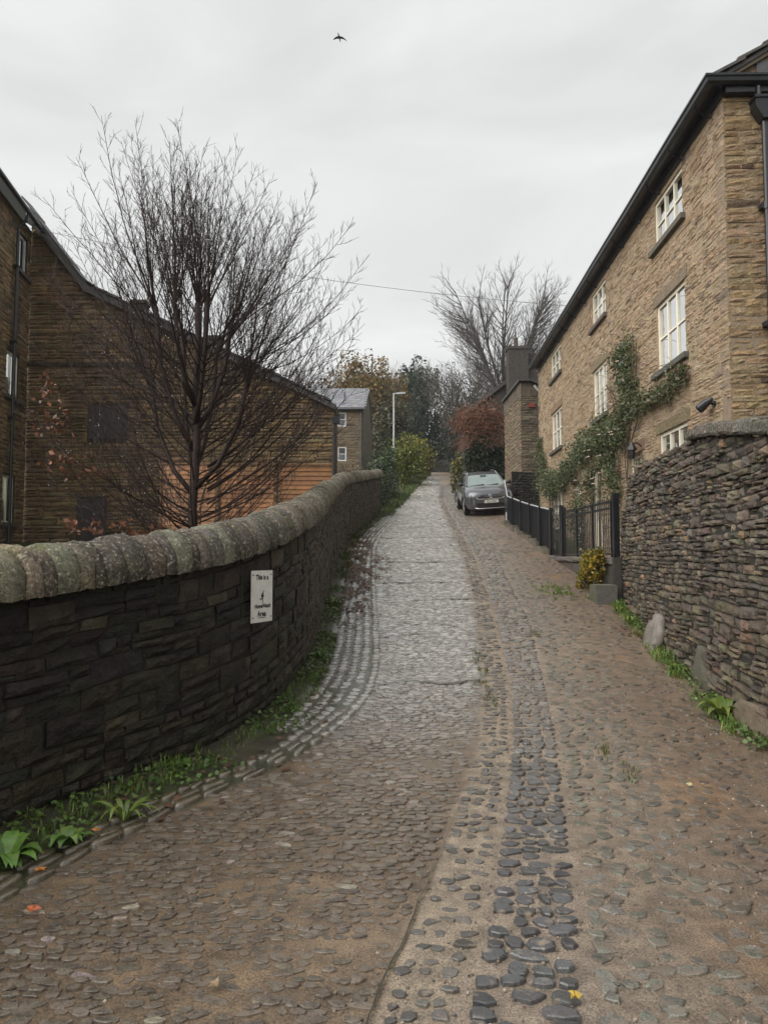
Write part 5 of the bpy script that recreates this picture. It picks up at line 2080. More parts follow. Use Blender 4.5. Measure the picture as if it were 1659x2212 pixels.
def build_left_tree():
    base = v3(-2.95, 11.0, .55)
    rg0 = random.Random(3)

    def trunk(b, rg):
        out, rr = [], []
        main = [b + v3(0, 0, -.2), b + v3(.02, 0, .8), b + v3(-.03, .02, 1.7), b + v3(.03, 0, 2.7), b + v3(0, .02, 3.5), b + v3(.03, 0, 4.3), b + v3(.02, 0, 4.95)]
        out.append(main); rr.append([.105, .08, .072, .066, .06, .052, .062])
        # limbs ending in pollard knuckles
        for (h, dx, dy, dz) in ((2.6, -.62, -.1, 2.25), (2.9, .5, .15, 1.75), (2.2, -.35, .5, 2.4), (3.0, .28, -.45, 1.9), (1.9, -.8, .3, 1.9), (2.0, .85, -.2, 1.7), (3.3, -.25, -.35, 1.6), (2.3, .15, .7, 2.1)):
            p0 = b + v3(0, 0, h)
            p3 = p0 + v3(dx, dy, dz)
            pts = [p0, p0 + v3(dx * .45, dy * .45, dz * .22), p0 + v3(dx * .85, dy * .85, dz * .6), p3, p3 + v3(dx * .05, 0, .06)]
            out.append(pts); rr.append([.045, .038, .032, .042, .028])
        return out, rr

    def shoots(b, rg, tp):
        L = []
        tops = [p[-2] for p in tp[1:]] + [tp[0][-1]] * 2
        for q in tops:
            for _ in range(13):
                az = rg.uniform(0, 6.283)
                tilt = rg.uniform(.05, .75)
                out = v3(q.x - b.x, q.y - b.y, 0) * .45
                d = v3(math.cos(az) * tilt, math.sin(az) * tilt, 1) + out
                ln = rg.uniform(1.6, 3.0) * (1 - .2 * tilt)
                L.append((q + v3(0, 0, rg.uniform(-.25, .05)), d, ln, rg.uniform(.008, .014), v3(0, 0, .55), .045))
        # long laterals from trunk and limbs, sweeping out then up
        for _ in range(175):
            h = rg.uniform(.6, 1.9) if rg.random() < .42 else rg.uniform(1.2, 3.9)
            az = rg.uniform(0, 6.283)
            p = b + v3(.0, 0, h)
            if rg.random() < .45:
                lm = rg.choice(tp[1:])
                p = lm[1].lerp(lm[2], rg.random())
                az = math.atan2(lm[2].y - lm[0].y, lm[2].x - lm[0].x) + rg.gauss(0, .6)
            el = rg.uniform(.1, .8) if h > 1.9 else rg.uniform(.0, .55)
            d = v3(math.cos(az), math.sin(az) * .8, el)
            ln = rg.uniform(1.8, 3.35) * (1 - .08 * max(0, h - 2.5))
            L.append((p, d, ln, rg.uniform(.008, .015), v3(0, 0, rg.uniform(.7, 1.5)), .065))
        # a few long leaders to the right over the lane wall
        for k in range(7):
            p = b + v3(.2, 0, rg.uniform(1.6, 3.0))
            L.append((p, v3(1, rg.uniform(-.4, .4), .55), rg.uniform(2.6, 3.3), .018, v3(0, 0, 1.1), .05))
        return L
    t, mc = bare_tree('pollarded_tree', 'bare dark pollarded tree with upright shoots behind the boundary wall', base, 8, shoots, (.22, .62),   .0034, (.05, .15), .0025, .095,
                      (.034, .021, .018), 5, trunk=trunk)
    # clinging brown leaves low on the left side and near the coping
    C, _ = clump_points(110, (-4.95, 10.6, 3.9), (.35, .5, .8), .3, 14, .2)
    C2, _ = clump_points(150, (-3.45, 10.2, 1.85), (.45, .4, .22), .3, 10, .25)
    C3, _ = clump_points(90, (-4.6, 10.6, 2.9), (.7, .4, .3), .3, 12, .2)
    C4, _ = clump_points(60, (-4.4, 10.5, 2.0), (.5, .4, .18), .3, 8, .2)
    C = np.concatenate([C, C2, C3, C4])
    leaves('dead_foliage', M['leafdry'], t, C, .085, tints_for(len(C), [(.16, .06, .03), (.22, .085, .04), (.11, .048, .028)], [5, 3, 2]), 1.7, .4, 'stuff')
    # raindrops hanging on the twigs
    V = np.array(mc.v)
    sel = V[nrng.choice(len(V), 9000)]
    sel = sel[(sel[:, 2] < 5.2)][:420]
    mb = MB()
    for p in sel:
        r_ = .0065
        x, y, z = p
        z -= r_
        mb.add([(x, y, z - r_), (x + r_, y, z), (x, y + r_, z), (x - r_, y, z), (x, y - r_, z), (x, y, z + r_ * 1.6)],
               [(0, 2, 1), (0, 3, 2), (0, 4, 3), (0, 1, 4), (5, 1, 2), (5, 2, 3), (5, 3, 4), (5, 4, 1)])
    drop = plain('water_drop', (.75, .78, .8), .05, 0, .05, 5, 0, 1.0)
    mb.build('raindrops', drop, t, smooth=True, kind='stuff')


def vase_tree(name, label, base, H, spread, nst, seed, col, every, tr, mat='barkfar', split_h=.25, low=.2, stems_up=.9, twig=(.6, 1.5), sub=(.3, .7)):
    base = Vector(base)

    def trunk(b, rg):
        out, rr = [], []
        r0 = H * .013
        top = b + v3(0, 0, H * split_h)
        out.append([b + v3(0, 0, -.6), b.lerp(top, .5), top]); rr.append([r0 * 1.2, r0, r0 * .85])
        for k in range(nst):
            az = 6.283 * k / nst + rg.uniform(-.4, .4)
            tl = rg.uniform(.1, .55) * spread / H * 2
            d = v3(math.cos(az) * tl, math.sin(az) * tl, stems_up)
            L = H * (1 - split_h) * rg.uniform(.6, .8)
            n = 8
            pts = path(top - v3(0, 0, rg.uniform(0, H * .06)), d, L, n, .05, v3(0, 0, .25), rg)
            out.append(pts); rr.append(taper(r0 * .5, r0 * .14, n))
        return out, rr

    def shoots(b, rg, tp):
        L = []
        for pts in tp[1:]:
            n = len(pts) - 1
            for k in range(24):
                u = rg.uniform(.08, 1.0) * n
                i = min(n - 1, int(u))
                p = pts[i].lerp(pts[i + 1], u - i)
                dd = (pts[i + 1] - pts[i]).normalized()
                az = rg.uniform(0, 6.283)
                out = v3(p.x - b.x, p.y - b.y, 0)
                out = out.normalized() * .6 if out.length > .1 else out
                d = dd * .7 + v3(math.cos(az), math.sin(az), rg.uniform(-low, .5)) * .75 + out
                ln = spread * rg.uniform(.28, .62) * (1.15 - .55 * u / n)
                L.append((p, d, ln, H * .0022, v3(0, 0, .35), .07))
        return L
    return bare_tree(name, label, base, H, shoots, twig, tr, sub, tr * .7, every, col, seed, mat, 3, .15, (2, 4), .8, trunk)


def leafy_tree(name, label, base, H, ell, n, size, cols, probs, seed, clumps=60, trunkcol=(.05, .04, .03), cat='tree', elong=1.5, spread=.26, limbs=9, droop=0.0, shell=.5):
    """ell: list of (centre, radii, share)"""
    rg = random.Random(seed)
    base = Vector(base)
    t = thing(name, label, cat, tuple(base))
    mb = MB()
    for (c, r, sh) in ell:
        c = Vector(c)
        top = v3(c.x, c.y, c.z + r[2] * .5)
        r0 = max(.03, H * .014)
        if len(ell) == 1 or cat == 'tree':
            mb.tube([base + v3(0, 0, -.4), base.lerp(top, .35) + v3(rg.uniform(-.1, .1), 0, 0), base.lerp(top, .7), top], [r0, r0 * .8, r0 * .5, r0 * .15], 7, trunkcol + (0,))
        for k in range(limbs):
            a = base.lerp(top, rg.uniform(.3, .9))
            az, el = rg.uniform(0, 6.283), rg.uniform(-.2, .9)
            e = c + v3(math.cos(az) * r[0], math.sin(az) * r[1], r[2] * el * .8) * rg.uniform(.6, .95)
            m = a.lerp(e, .5) + v3(0, 0, .08 * H * rg.random())
            mb.tube([a, m, e], [r0 * .35, r0 * .22, r0 * .06], 5, trunkcol + (0,), cap=False)
    mb.build('trunk', M['barkfar'], t, smooth=True)
    CC, TT = [], []
    for (c, r, sh) in ell:
        k = int(n * sh)
        P, ci = clump_points(k, c, r, shell, max(6, int(clumps * sh)), spread)
        tt = tints_for(k, cols, probs)
        cv = nrng.uniform(.7, 1.3, (max(6, int(clumps * sh)), 1))
        CC.append(P); TT.append(tt * cv[ci])
    leaves('crown', M['leaf'], t, np.concatenate(CC), size, np.concatenate(TT), elong, droop)
    return t


def build_far_plants():
    dk, br = (.055, .048, .044), (.085, .07, .058)
    vase_tree('bare_tree', 'tall bare fan shaped tree rising behind the reddish bush and chimney', (7.8, 45.2, 7.0), 15.4, 7.0, 11, 21, (.085, .076, .07), .32, .0085, split_h=.28, twig=(.5, 1.3), sub=(.2, .55))
    vase_tree('bare_tree', 'thin bare tree showing just above the house gutter right of the chimney', (11.6, 47.5, 8), 10.8, 6.0, 6, 22, (.1, .092, .086), .42, .008, split_h=.3, twig=(.5, 1.1))
    vase_tree('bare_tree', 'bare twiggy tree top above the ivy covered tree at the bend', (2.5, 92, 9.5), 18.0, 9.0, 8, 23, (.09, .08, .072), .6, .017, split_h=.4, twig=(.9, 1.8), sub=(.4, .9))
    vase_tree('bare_tree', 'small dark bare tree behind the slate roofed house', (-7.4, 64, 8), 11.6, 6.5, 8, 24, (.07, .055, .048), .4, .013, split_h=.3, twig=(.6, 1.3))
    vase_tree('bare_tree', 'brown bare tree between the conifer and the reddish bush', (6.9, 58, 9), 9.5, 7.0, 8, 25, (.08, .068, .055), .4, .014, split_h=.2, twig=(.6, 1.3))
    vase_tree('bare_tree', 'bare grey tree peeping over the stone ridge of the buff house', (13.4, 17.6, 3.0), 16.4, 6.0, 6, 26, (.08, .07, .065), .6, .010, split_h=.5, twig=(.5, 1.0))
    leafy_tree('golden_tree', 'golden brown drooping tree behind the slate roofed house', (-1.6, 80, 10), 14, [((-2.4, 80, 19.5), (4.2, 3.5, 4.2), .5), ((.6, 79, 16.5), (3.4, 3, 5.5), .35), ((-4.8, 81, 17.5), (2.4, 3, 3), .15)], 26000, .3,
               [(.2, .13, .035), (.26, .15, .03), (.13, .11, .035), (.1, .075, .03)], [4, 3, 2, 2], 31, 130, droop=.8, shell=.25, spread=.24, limbs=14)
    leafy_tree('ivy_tree', 'dark green ivy clad tree at the bend of the lane', (4.1, 84, 9.5), 16, [((3.6, 84, 19.0), (2.2, 2.2, 5.4), .5), ((5.2, 83, 16.0), (2.4, 2.4, 6.0), .5)], 12000, .34,
               [(.028, .045, .022), (.04, .06, .026), (.02, .03, .018)], [4, 3, 3], 32, 60, shell=.4)
    leafy_tree('conifer_tree', 'dark narrow conifer standing in front of the ivy clad tree', (3.3, 71, 9.4), 8, [((3.3, 71, 13.0), (1.2, 1.2, 4.4), 1.0)], 6500, .24,
               [(.02, .036, .026), (.03, .048, .03)], [3, 2], 33, 50, elong=3, shell=.3)
    leafy_tree('conifer_tree', 'broad dull green conifer right of the bend beside the bare tree', (7.2, 66, 9.4), 10, [((6.8, 66, 13.6), (1.9, 1.8, 5.2), .6), ((8.8, 67, 14.5), (1.8, 1.8, 5.0), .4)], 9000, .26,
               [(.035, .045, .032), (.05, .058, .038), (.03, .035, .026)], [3, 2, 2], 34, 60, elong=3, shell=.3)
    leafy_tree('evergreen_tree', 'dark evergreen filling the gap over the wall at the bend', (8.6, 82, 9.5), 10, [((8.2, 82, 13.5), (3.2, 2.4, 5.0), 1.0)], 8000, .34, [(.03, .042, .024), (.045, .055, .03), (.05, .045, .03)], [3, 2, 1], 35, 60, shell=.35)
    leafy_tree('evergreen_tree', 'dull green and brown tree left of the lane behind the yellow shrubs', (1.2, 74, 9.4), 10, [((.9, 74, 14.0), (2.6, 2.4, 4.6), 1.0)], 7000, .32, [(.06, .065, .03), (.1, .085, .03), (.05, .05, .03)], [3, 2, 1], 36, 55, shell=.35)
    # reddish bush above dark evergreen base
    t = thing('red_bush', 'reddish brown twiggy bush over dark evergreen leaves behind the parked car', 'bush', (5.2, 37, 5))
    rg = random.Random(77)
    mb = MB()
    for k in range(900):
        az = rg.uniform(0, 6.283)
        r_ = abs(rg.gauss(0, .45))
        p = v3(5.15 + rg.uniform(-1.0, 1.1), 37 + rg.uniform(-.9, .9), rg.uniform(7.0, 8.9))
        d = v3(math.cos(az) * .9 + (p.x - 5.2) * .5, math.sin(az) * .7, rg.uniform(.1, 1.0))
        pts = path(p, d, rg.uniform(.4, 1.0), 4, .12, v3(0, 0, -1.3), rg)
        mb.tube(pts, taper(.012, .006, 4), 3, vary((.15, .062, .034), .35) + (0,), cap=False)
    mb.build('twig_mass', M['barkfar'], t, kind='stuff')
    C, k = clump_points(7000, (5.15, 37, 8.55), (1.6, 1.0, 1.2), .3, 80, .22)
    leaves('russet_foliage', M['leafdry'], t, C, .11, tints_for(7000, [(.2, .088, .048), (.145, .07, .042), (.24, .115, .06)], [4, 3, 2]), 2.4)
    C, k = clump_points(9000, (5.35, 36.9, 6.4), (1.25, .9, 1.35), .4, 70, .22)
    leaves('evergreen_foliage', M['leaf'], t, C, .12, tints_for(9000, [(.024, .036, .016), (.035, .05, .02), (.016, .024, .012)], [4, 3, 3]), 1.6)
    mb = MB()
    mb.tube([(5.25, 37, 4.4), (5.2, 37, 6.0), (5.1, 37, 7.6)], [.12, .1, .06], 7, (.05, .04, .03, 0))
    mb.build('trunk', M['barkfar'], t)
    leafy_tree('yellow_vine', 'thin yellow leaved climber beside the car at the lane edge', (3.9, 36, 4.5), 3, [((3.75, 36.2, 5.6), (.35, .4, .95), 1.0)], 1500, .11, [(.22, .18, .04), (.13, .14, .035), (.07, .085, .03)], [2, 3, 4], 38, 26, cat='shrub', limbs=5)
    # left hedge: yellow green shrubs and ivy
    leafy_tree('hedge_shrub', 'yellow green leafy shrub behind the street lamp', (1.5, 46, 6.0), 3.5, [((1.35, 46, 7.6), (1.3, 1.2, 1.35), 1.0)], 6500, .14, [(.15, .18, .03), (.24, .23, .04), (.08, .105, .026), (.045, .06, .02)], [4, 3, 3, 2], 41, 60, cat='shrub')
    leafy_tree('hedge_shrub', 'bright yellow topped shrub in the hedge beyond the lamp', (2.2, 52, 7.0), 3.5, [((2.2, 52, 8.7), (1.3, 1.2, 1.4), 1.0)], 6000, .15, [(.3, .26, .035), (.2, .2, .035), (.08, .1, .025)], [3, 3, 3], 42, 60, cat='shrub')
    leafy_tree('hedge_shrub', 'dull olive shrub at the far end of the left hedge', (3.3, 60, 8.2), 3.5, [((3.0, 60, 9.4), (1.2, 1.5, 1.5), 1.0)], 5000, .17, [(.06, .065, .028), (.09, .085, .03), (.04, .045, .02)], [3, 2, 3], 43, 50, cat='shrub')
    leafy_tree('ivy_hedge', 'dark green ivy mound smothering the end of the boundary wall', (-.25, 30, 3.4), 2.5, [((-.25, 30.5, 4.4), (.55, 2.2, 1.1), .4), ((.1, 35, 5.3), (.75, 2.6, 1.35), .6)], 11000, .10, [(.03, .055, .02), (.05, .085, .026), (.022, .036, .015), (.09, .12, .03)], [4, 3, 3, 1], 44, 90, cat='hedge')
    # far left scrub between barn and house
    leafy_tree('garden_shrub', 'pink and green garden shrub in front of the slate roofed house', (-1.5, 34, 3.9), 2.2, [((-1.6, 34, 4.8), (1.1, .8, .9), 1.0)], 3000, .1, [(.07, .08, .035), (.12, .08, .05), (.28, .16, .14)], [4, 3, 1], 45, 40, cat='shrub')


def blades(mb, x, y, n, r, h, cols, rg, wid=.006, base_z=None):
    for _ in range(n):
        a, q = rg.uniform(0, 6.283), r * math.sqrt(rg.random())
        px, py = x + q * math.cos(a), y + q * math.sin(a)
        z = G(px, py) + .005
        b = rg.uniform(0, 6.283)
        hh = h * rg.uniform(.5, 1.2)
        ln = rg.uniform(.15, .9) * hh
        dx, dy = math.cos(b), math.sin(b)
        w = wid * rg.uniform(.7, 1.3)
        c = vary(rg.choice(cols), .3) + (0,)
        mb.add([(px - dy * w, py + dx * w, z), (px + dy * w, py - dx * w, z), (px + dx * ln * .45 + dy * w * .8, py + dy * ln * .45 - dx * w * .8, z + hh * .7), (px + dx * ln * .45 - dy * w * .8, py + dy * ln * .45 + dx * w * .8, z + hh * .7),
                (px + dx * ln, py + dy * ln, z + hh * .92)], [(0, 1, 2, 3), (3, 2, 4)], c)


def leaf_blade(mb, p, d, L, w, col, arch=.5, fold=.15):
    """one long leaf, arching from p in horizontal direction d"""
    d = Vector((d[0], d[1], 0)).normalized()
    s = v3(-d.y, d.x, 0)
    n = 6
    rows = []
    for i in range(n + 1):
        t = i / n
        c = Vector(p) + d * (L * t * (1 - .15 * t)) + v3(0, 0, L * (arch * t * 1.5 - arch * 1.25 * t * t))
        ww = w * math.sin(math.pi * min(1, .12 + .88 * t) ** .8) * .5 + .001
        rows.append((c - s * ww + v3(0, 0, fold * ww), c, c + s * ww + v3(0, 0, fold * ww)))
    n0 = len(mb.v)
    for r_ in rows:
        for q in r_:
            mb.v.append(tuple(q)); mb.t.append(col)
    for i in range(n):
        for j in range(2):
            a = n0 + i * 3 + j
            mb.f.append((a, a + 1, a + 4, a + 3))


def rosette(name, label, x, y, n, L, w, cols, seed, arch=.7, cat='weed', z=None):
    rg = random.Random(seed)
    z = G(x, y) if z is None else z
    t = thing(name, label, cat, (x, y, z))
    for k in range(n):
        a = 6.283 * k / n + rg.uniform(-.4, .4)
        mb = MB()
        q = rg.uniform(.65, 1.15)
        leaf_blade(mb, (x + .02 * math.cos(a), y + .02 * math.sin(a), z + .005), (math.cos(a), math.sin(a)), L * q, w * q, vary(rg.choice(cols), .2) + (0,), arch * rg.uniform(.6, 1.3))
        mb.build('leaf', M['leaf'], t, smooth=True)
    return t


def build_verge():
    rg = random.Random(99)
    GR = [(.15, .25, .04), (.11, .2, .03), (.2, .29, .055), (.08, .15, .03), (.24, .25, .08)]
    mb = MB()
    # grass tufts along the foot of the boundary wall
    s = 2.6
    while s < WLEN - .5:
        x, y = wpt(s)
        nx, ny = wnorm(s)
        dens = .5 + .6 * mnoise.noise((s * 1.3, 4, 0))
        near = 1 - sstep(8, 14, y)
        for _ in range(int(10 * max(0, dens - .15) * near + .9)):
            o = rg.uniform(.02, .30 if y < 8 else .2)
            blades(mb, x + nx * o, y + ny * o, rg.randint(5, 12), .05, rg.uniform(.03, .1) * (1.3 if dens > .6 else .8), GR, rg, .003)
        s += .085 if y < 8 else .2
    # tufts at the foot of the dry stone wall, in the joints and by the trough
    for k in range(150):
        q = rg.uniform(.2, 6.7)
        if mnoise.noise((q * 1.4, 0, 5)) < -.12:
            continue
        p = DW0 + DWD * q
        o = rg.uniform(.03, .2)
        blades(mb, p[0] - DWD[1] * o, p[1] + DWD[0] * o, rg.randint(8, 18), .06, rg.uniform(.05, .13), GR, rg, .0045)
    for k in range(46):
        blades(mb, 3.2 + rg.gauss(0, .22), 12.9 + rg.gauss(0, .4), 8, .05, .06, GR, rg, .006)
    for (x, y) in ((1.02, 7.5), (1.1, 8.0), (1.12, 8.5), (1.15, 8.8), (2.1, 9.9), (1.65, 5.4), (1.7, 5.0), (1.02, 6.95)):
        for _ in range(6):
            blades(mb, x + rg.gauss(0, .025), y + rg.gauss(0, .1), 7, .04, .035, [(.1, .12, .03), (.14, .15, .04)], rg, .004)
    # long grass on the left verge further up
    for k in range(700):
        y = rg.uniform(27, 62)
        x = ip(LEFTE, y) - abs(rg.gauss(.12, .28))
        blades(mb, x, y, 7, .18, .22, [(.07, .11, .025), (.11, .13, .035), (.05, .08, .02)], rg, .012)
    for k in range(250):
        y = rg.uniform(14, 27)
        s_ = float(np.interp(y, WC[:, 1], WS)); x, yy = wpt(s_)
        blades(mb, x + abs(rg.gauss(.05, .16)), y, 6, .08, .1, [(.06, .09, .02), (.1, .11, .03)], rg, .007)
    o = mb.build('grass', M['leaf'])
    o['kind'] = 'stuff'
    o['label'] = 'short green grass tufts along the foot of the walls'
    # small round leaved ground cover
    C, T = [], []
    for k in range(5200):
        s_ = rg.uniform(2.8, 15)
        x, y = wpt(s_)
        if mnoise.noise((s_ * 1.3, 9, 0)) < -.18:
            continue
        nx, ny = wnorm(s_)
        of = rg.uniform(.0, .27) if y > 6.5 or rg.random() < .6 else rg.uniform(.2, .46)
        C.append((x + nx * of, y + ny * of, G(x, y) + .01 + rg.random() * .05 * (1.2 - of * 3)))
    for k in range(1500):
        q = rg.uniform(-.2, 1.4) if k % 2 else rg.uniform(1.6, 6.5)
        p = DW0 + DWD * q
        of = abs(rg.gauss(.05, .08))
        C.append((p[0] - DWD[1] * of, p[1] + DWD[0] * of, G(p[0], p[1]) + .01 + rg.random() * .08))
    C = np.array(C)
    o = leaves('ground_cover', M['leaf'], None, C, .034, tints_for(len(C), [(.1, .17, .04), (.14, .22, .05), (.065, .11, .03), (.13, .1, .05)], [3, 2, 2, 1]), 1.1, 0, 'stuff', (0, 0, 1.4), flat=.5)
    o['label'] = 'small round leaved weeds growing at the wall foot'
    DOCK = [(.13, .24, .045), (.17, .28, .06), (.1, .19, .04)]
    rosette('dock_plant', 'large broad leaved dock plant at the foot of the dark wall', -1.88, 3.62, 26, .19, .075, DOCK, 1, 1.1)
    rosette('dock_plant', 'broad leaved dock seedling beside the large dock plant', -1.68, 3.86, 18, .13, .055, DOCK, 2, 1.0)
    rosette('dandelion_plant', 'bright narrow leaved rosette in the grass under the dark wall', -1.5, 4.2, 18, .2, .03, [(.15, .22, .05), (.19, .26, .06)], 3, .9)
    rosette('wall_weed', 'leafy weed leaning on the dark wall below the notice', -1.42, 5.1, 12, .1, .05, DOCK, 4, 1.0)
    rosette('wall_weed', 'small weed at the wall foot beside the gutter setts', -.8, 8.6, 12, .15, .05, DOCK, 5, 1.0)
    rosette('wall_weed', 'light green weed at the wall foot under the leaf litter', -.82, 11.8, 12, .2, .06, [(.16, .22, .05)], 6, 1.0)
    FR = [(.11, .17, .03), (.15, .19, .035), (.075, .125, .028)]
    rosette('fern_weed', 'big bright green and yellow weed at the near foot of the dry stone wall', 2.98, 6.3, 18, .3, .075, FR, 7, 1.0)
    rosette('fern_weed', 'leafy weed at the dry stone wall beside the upright stone', 3.28, 8.0, 14, .22, .07, FR, 8, .9)
    rosette('fern_weed', 'pale strappy weed next to the grey boulder', 3.6, 10.5, 14, .24, .03, [(.2, .26, .06), (.14, .2, .04)], 9, .9)
    rosette('fern_weed', 'small green weed by the stone trough at the wall end', 3.68, 11.2, 12, .16, .04, FR, 10, 1.0)
    # golden shrub at the gate
    leafy_tree('golden_shrub', 'yellow leaved shrub in front of the iron gate beside the stone trough', (3.82, 13.1, .85), .8, [((3.78, 13.0, 1.32), (.2, .34, .3), .55), ((3.86, 12.75, 1.5), (.14, .16, .26), .2), ((3.72, 13.15, 1.05), (.2, .3, .2), .25)], 2600, .05,
               [(.36, .24, .025), (.28, .22, .03), (.13, .15, .03), (.06, .075, .02)], [4, 3, 2, 1], 51, 50, cat='shrub', limbs=8)
    # leaf litter in the gutter
    C = []
    for (s0, cx_, cy_, sx, sy, n) in ((0, -1.2, 4.75, .2, .45, 40), (0, -.75, 7.0, .15, .9, 60), (0, -.62, 19.2, .2, 1.4, 1500), (0, -.4, 15.6, .26, 1.1, 2000), (0, -.75, 16.8, .14, 1.6, 1200), (0, -.55, 12.6, .2, 1.0, 1000), (0, -.55, 23, .2, 1.5, 600), (0, 3.55, 9.9, .12, .25, 120)):
        for _ in range(n):
            x, y = rg.gauss(cx_, sx), rg.gauss(cy_, sy)
            if mnoise.noise((x * 4, y * 1.6, 0)) < -.1 or wdist(x, y) < .05 or (y > 6 and x < -1.0) or x < np.interp(y, WC[:, 1], WC[:, 0]):
                continue
            C.append((x, y, G(x, y) + .012 + rg.random() * .014))
    C = np.array(C)
    o = leaves('leaf_litter', M['leafdry'], None, C, .06, tints_for(len(C), [(.14, .075, .04), (.16, .085, .046), (.09, .05, .03), (.2, .11, .055)], [4, 3, 3, 1]), 1.3, 0, 'stuff', (0, -.5, 3.5), flat=.1)
    o['label'] = 'wet brown leaf litter heaped in the gutter beside the wall'
    # single bright leaves
    for (lab, x, y, col, sz) in (('orange red maple leaf lying on the muddy kerb stones', -1.51, 3.15, (.5, .13, .04), .07), ('orange curled leaf under the large dock plant', -1.66, 3.52, (.5, .2, .04), .07),
                                 ('amber curled leaf beside the narrow leaved rosette', -1.58, 4.0, (.45, .2, .05), .065), ('dark red leaf against the wall above the small weeds', -1.98, 4.2, (.3, .06, .035), .07),
                                 ('yellow leaf on the dark cobbles of the wheel band', .66, 2.55, (.5, .36, .07), .05), ('cream leaf on the brown right margin of the lane', 1.98, 4.7, (.5, .42, .22), .055),
                                 ('pink petal litter at the edge of the leaf heap', -.82, 13.6, (.6, .3, .28), .1), ('tan leaf on the track setts in front of the dark wall', -.6, 2.62, (.34, .24, .14), .06),
                                 ('small orange leaf on the orange stained track', -.75, 2.35, (.4, .16, .06), .045)):
        mb = MB()
        n = 10
        pts = []
        a0 = rg.uniform(0, 6.28)
        for i in range(n):
            a = a0 + 6.283 * i / n
            r_ = sz * .5 * (1 if i % 2 == 0 else .6) * rg.uniform(.8, 1.1)
            pts.append((x + r_ * math.cos(a), y + r_ * math.sin(a), G(x, y) + .022 + rg.uniform(0, .014)))
        mb.add([(x, y, G(x, y) + .02)] + pts, [(0, i + 1, (i + 1) % n + 1) for i in range(n)], col + (0,))
        tag(mb.build('fallen_leaf', M['leafdry']), lab, 'leaf')


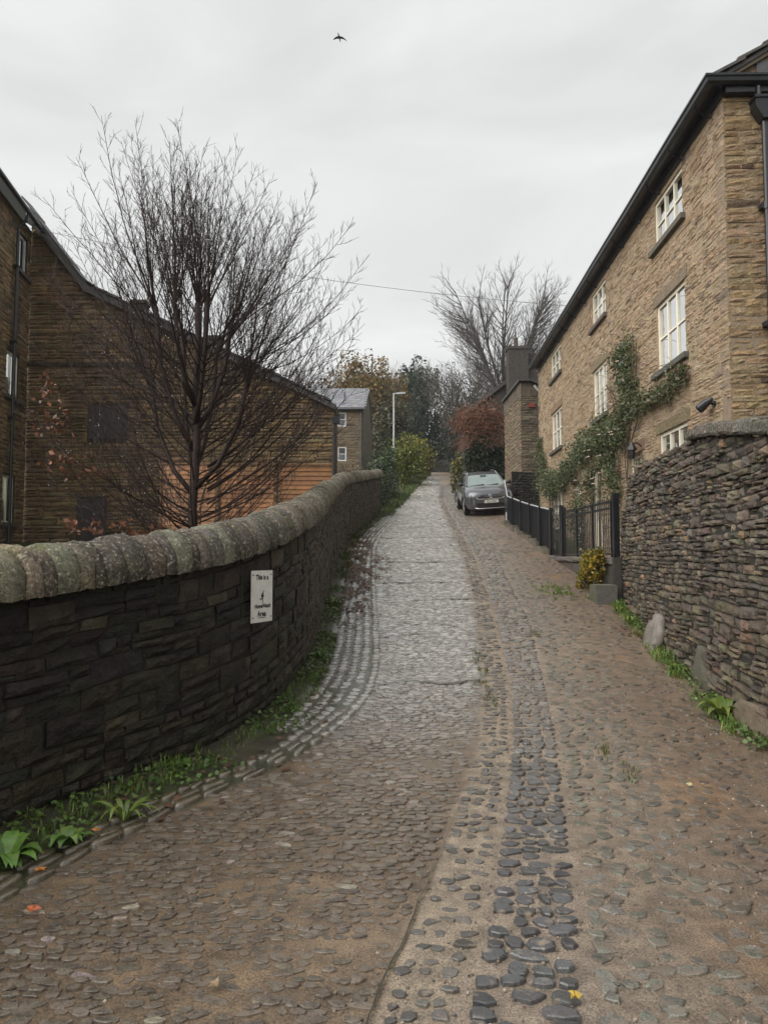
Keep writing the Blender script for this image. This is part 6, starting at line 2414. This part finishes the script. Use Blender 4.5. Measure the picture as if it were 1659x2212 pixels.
def build_rose():
    t = thing('climbing_rose', 'climbing rose with green leaves and pale flowers spread over the buff house front', 'climber', hf(4.6, 1.5, .2))
    rg = random.Random(12)
    #        s, z, rs, rz, depth, n
    ell = [(4.9, 5.75, .75, .5, .22, 750), (4.6, 5.15, .55, .45, .25, 500), (4.4, 4.7, .7, .35, .28, 600), (3.3, 4.48, .8, .2, .22, 420), (2.4, 4.48, .6, .2, .22, 320), (1.7, 4.62, .4, .16, .2, 220),
           (5.3, 4.3, .8, .45, .35, 900), (6.4, 4.25, .9, .5, .4, 1000), (7.6, 4.35, 1.0, .42, .4, 1000), (8.8, 4.25, .9, .36, .4, 700), (10.2, 4.0, 1.0, .32, .4, 650),
           (11.6, 3.85, 1.1, .36, .4, 900), (13.2, 3.8, 1.0, .5, .45, 1000), (14.6, 4.5, .55, .6, .3, 600), (15.4, 5.2, .35, .55, .2, 380), (6.2, 3.6, .35, .5, .3, 380), (7.9, 3.2, .35, .6, .3, 350), (9.3, 2.6, .5, .8, .35, 600),
           (5.6, 3.0, .3, .8, .3, 350), (3.9, 2.9, .35, .6, .25, 260)]
    stems = [[(4.9, 1.5), (4.8, 3.0), (4.95, 4.3), (4.8, 5.2), (5.0, 6.1)], [(4.85, 3.6), (4.0, 4.4), (2.8, 4.45), (1.6, 4.7)], [(4.9, 3.8), (6.5, 4.3), (8.5, 4.4), (10.5, 4.0), (13.0, 3.8), (15.2, 4.9), (15.5, 5.6)],
             [(7.0, 1.5), (7.1, 3.0), (6.8, 4.2)], [(13.5, 1.6), (13.4, 3.0), (13.2, 4.1)], [(4.9, 4.6), (4.3, 5.2), (4.2, 5.9)], [(5.0, 4.2), (5.6, 5.0), (6.3, 5.5)]]
    mb = MB()
    for st in stems:
        for rep in range(2):
            c = catmull([(a + rg.uniform(-.12, .12), b + rg.uniform(-.05, .05)) for a, b in st], 6)
            mb.tube([hf(a, b, .07 + .05 * rep + .02 * rg.random()) for a, b in c], .013, 5, (.1, .075, .045, 0))
    for k in range(260):
        e = rg.choice(ell)
        s, z = rg.gauss(e[0], e[2] * .7), rg.gauss(e[1], e[3] * .8)
        p = Vector(hf(s, z, .15))
        pts = path(p, v3(-.8 + rg.gauss(0, .4), rg.gauss(0, 1), rg.uniform(-.3, .8)), rg.uniform(.25, .7), 5, .15, v3(0, 0, -1.2), rg)
        mb.tube(pts, taper(.006, .003, 5), 3, (.09, .085, .04, 0), cap=False)
    mb.build('stem', M['bark'], t)
    CC, TT = [], []
    for (s, z, rs, rz, dp, n) in ell:
        n = int(n * 1.8)
        rs, rz, dp = rs * 1.08, rz * 1.18, dp * 1.15
        P, k = clump_points(n, (s, z, 0), (rs, rz, 1), .2, max(8, n // 30), .22)
        dd = .03 + np.abs(nrng.normal(0, .5, n)) * dp * (1 - .4 * np.clip(np.abs(P[:, 1] - z) / rz, 0, 1.5))
        W_ = np.array([hf(a, b, d) for (a, b, _), d in zip(P, dd)])
        brown = 1.0 if s < 4.0 else .25
        tt = tints_for(n, [(.095, .125, .055), (.14, .17, .08), (.058, .075, .035), (.19, .145, .085), (.26, .22, .14)], [4, 3.5, 2.5, 2.5 * brown, 1.6 * brown])
        CC.append(W_); TT.append(tt)
    leaves('foliage', M['leaf'], t, np.concatenate(CC), .07, np.concatenate(TT), 1.8, .4)
    for k in range(22):
        e = ell[rg.choice((0, 6, 7, 15, 16, 7, 6))]
        s, z = rg.gauss(e[0], e[2] * .5), rg.gauss(e[1], e[3] * .7)
        c = Vector(hf(s, z, .3 + rg.uniform(0, .25)))
        mb = MB()
        for q in range(9):
            a = q * 2.4
            d = v3(math.cos(a), math.sin(a), rg.uniform(-.2, .8)).normalized()
            o = d.orthogonal().normalized() * .018
            mb.add([tuple(c), tuple(c + d * .03 + o), tuple(c + d * .042), tuple(c + d * .03 - o)], [(0, 1, 2, 3)], vary((.7, .55, .45), .12) + (0,))
        mb.build('flower', M['leafdry'], t)


# ------------------------------------------------------------------ assemble
build_terrain()
build_garden()
road = build_road()
lay_cobbles(road)
build_boundary_wall()
build_dry_wall()
build_right_house()
build_gate()
build_left_houses()
build_right_back()
build_sign()
build_small()
build_car()
build_left_tree()
build_far_plants()
build_verge()
build_rose()


def build_haze():
    mb = MB()
    mb.box((0, 185, 23), 640, 512, 50)
    m = bpy.data.materials.new('damp_air')
    m.use_nodes = True
    nt = m.node_tree
    nt.nodes.clear()
    out = nt.nodes.new('ShaderNodeOutputMaterial')
    v = nt.nodes.new('ShaderNodeVolumePrincipled')
    v.inputs['Color'].default_value = (.9, .92, .93, 1)
    v.inputs['Density'].default_value = .0005
    nt.links.new(v.outputs['Volume'], out.inputs['Volume'])
    o = mb.build('haze', m)
    o['kind'] = 'stuff'
    o['label'] = 'thin damp air between the walls and the far trees'


build_haze()
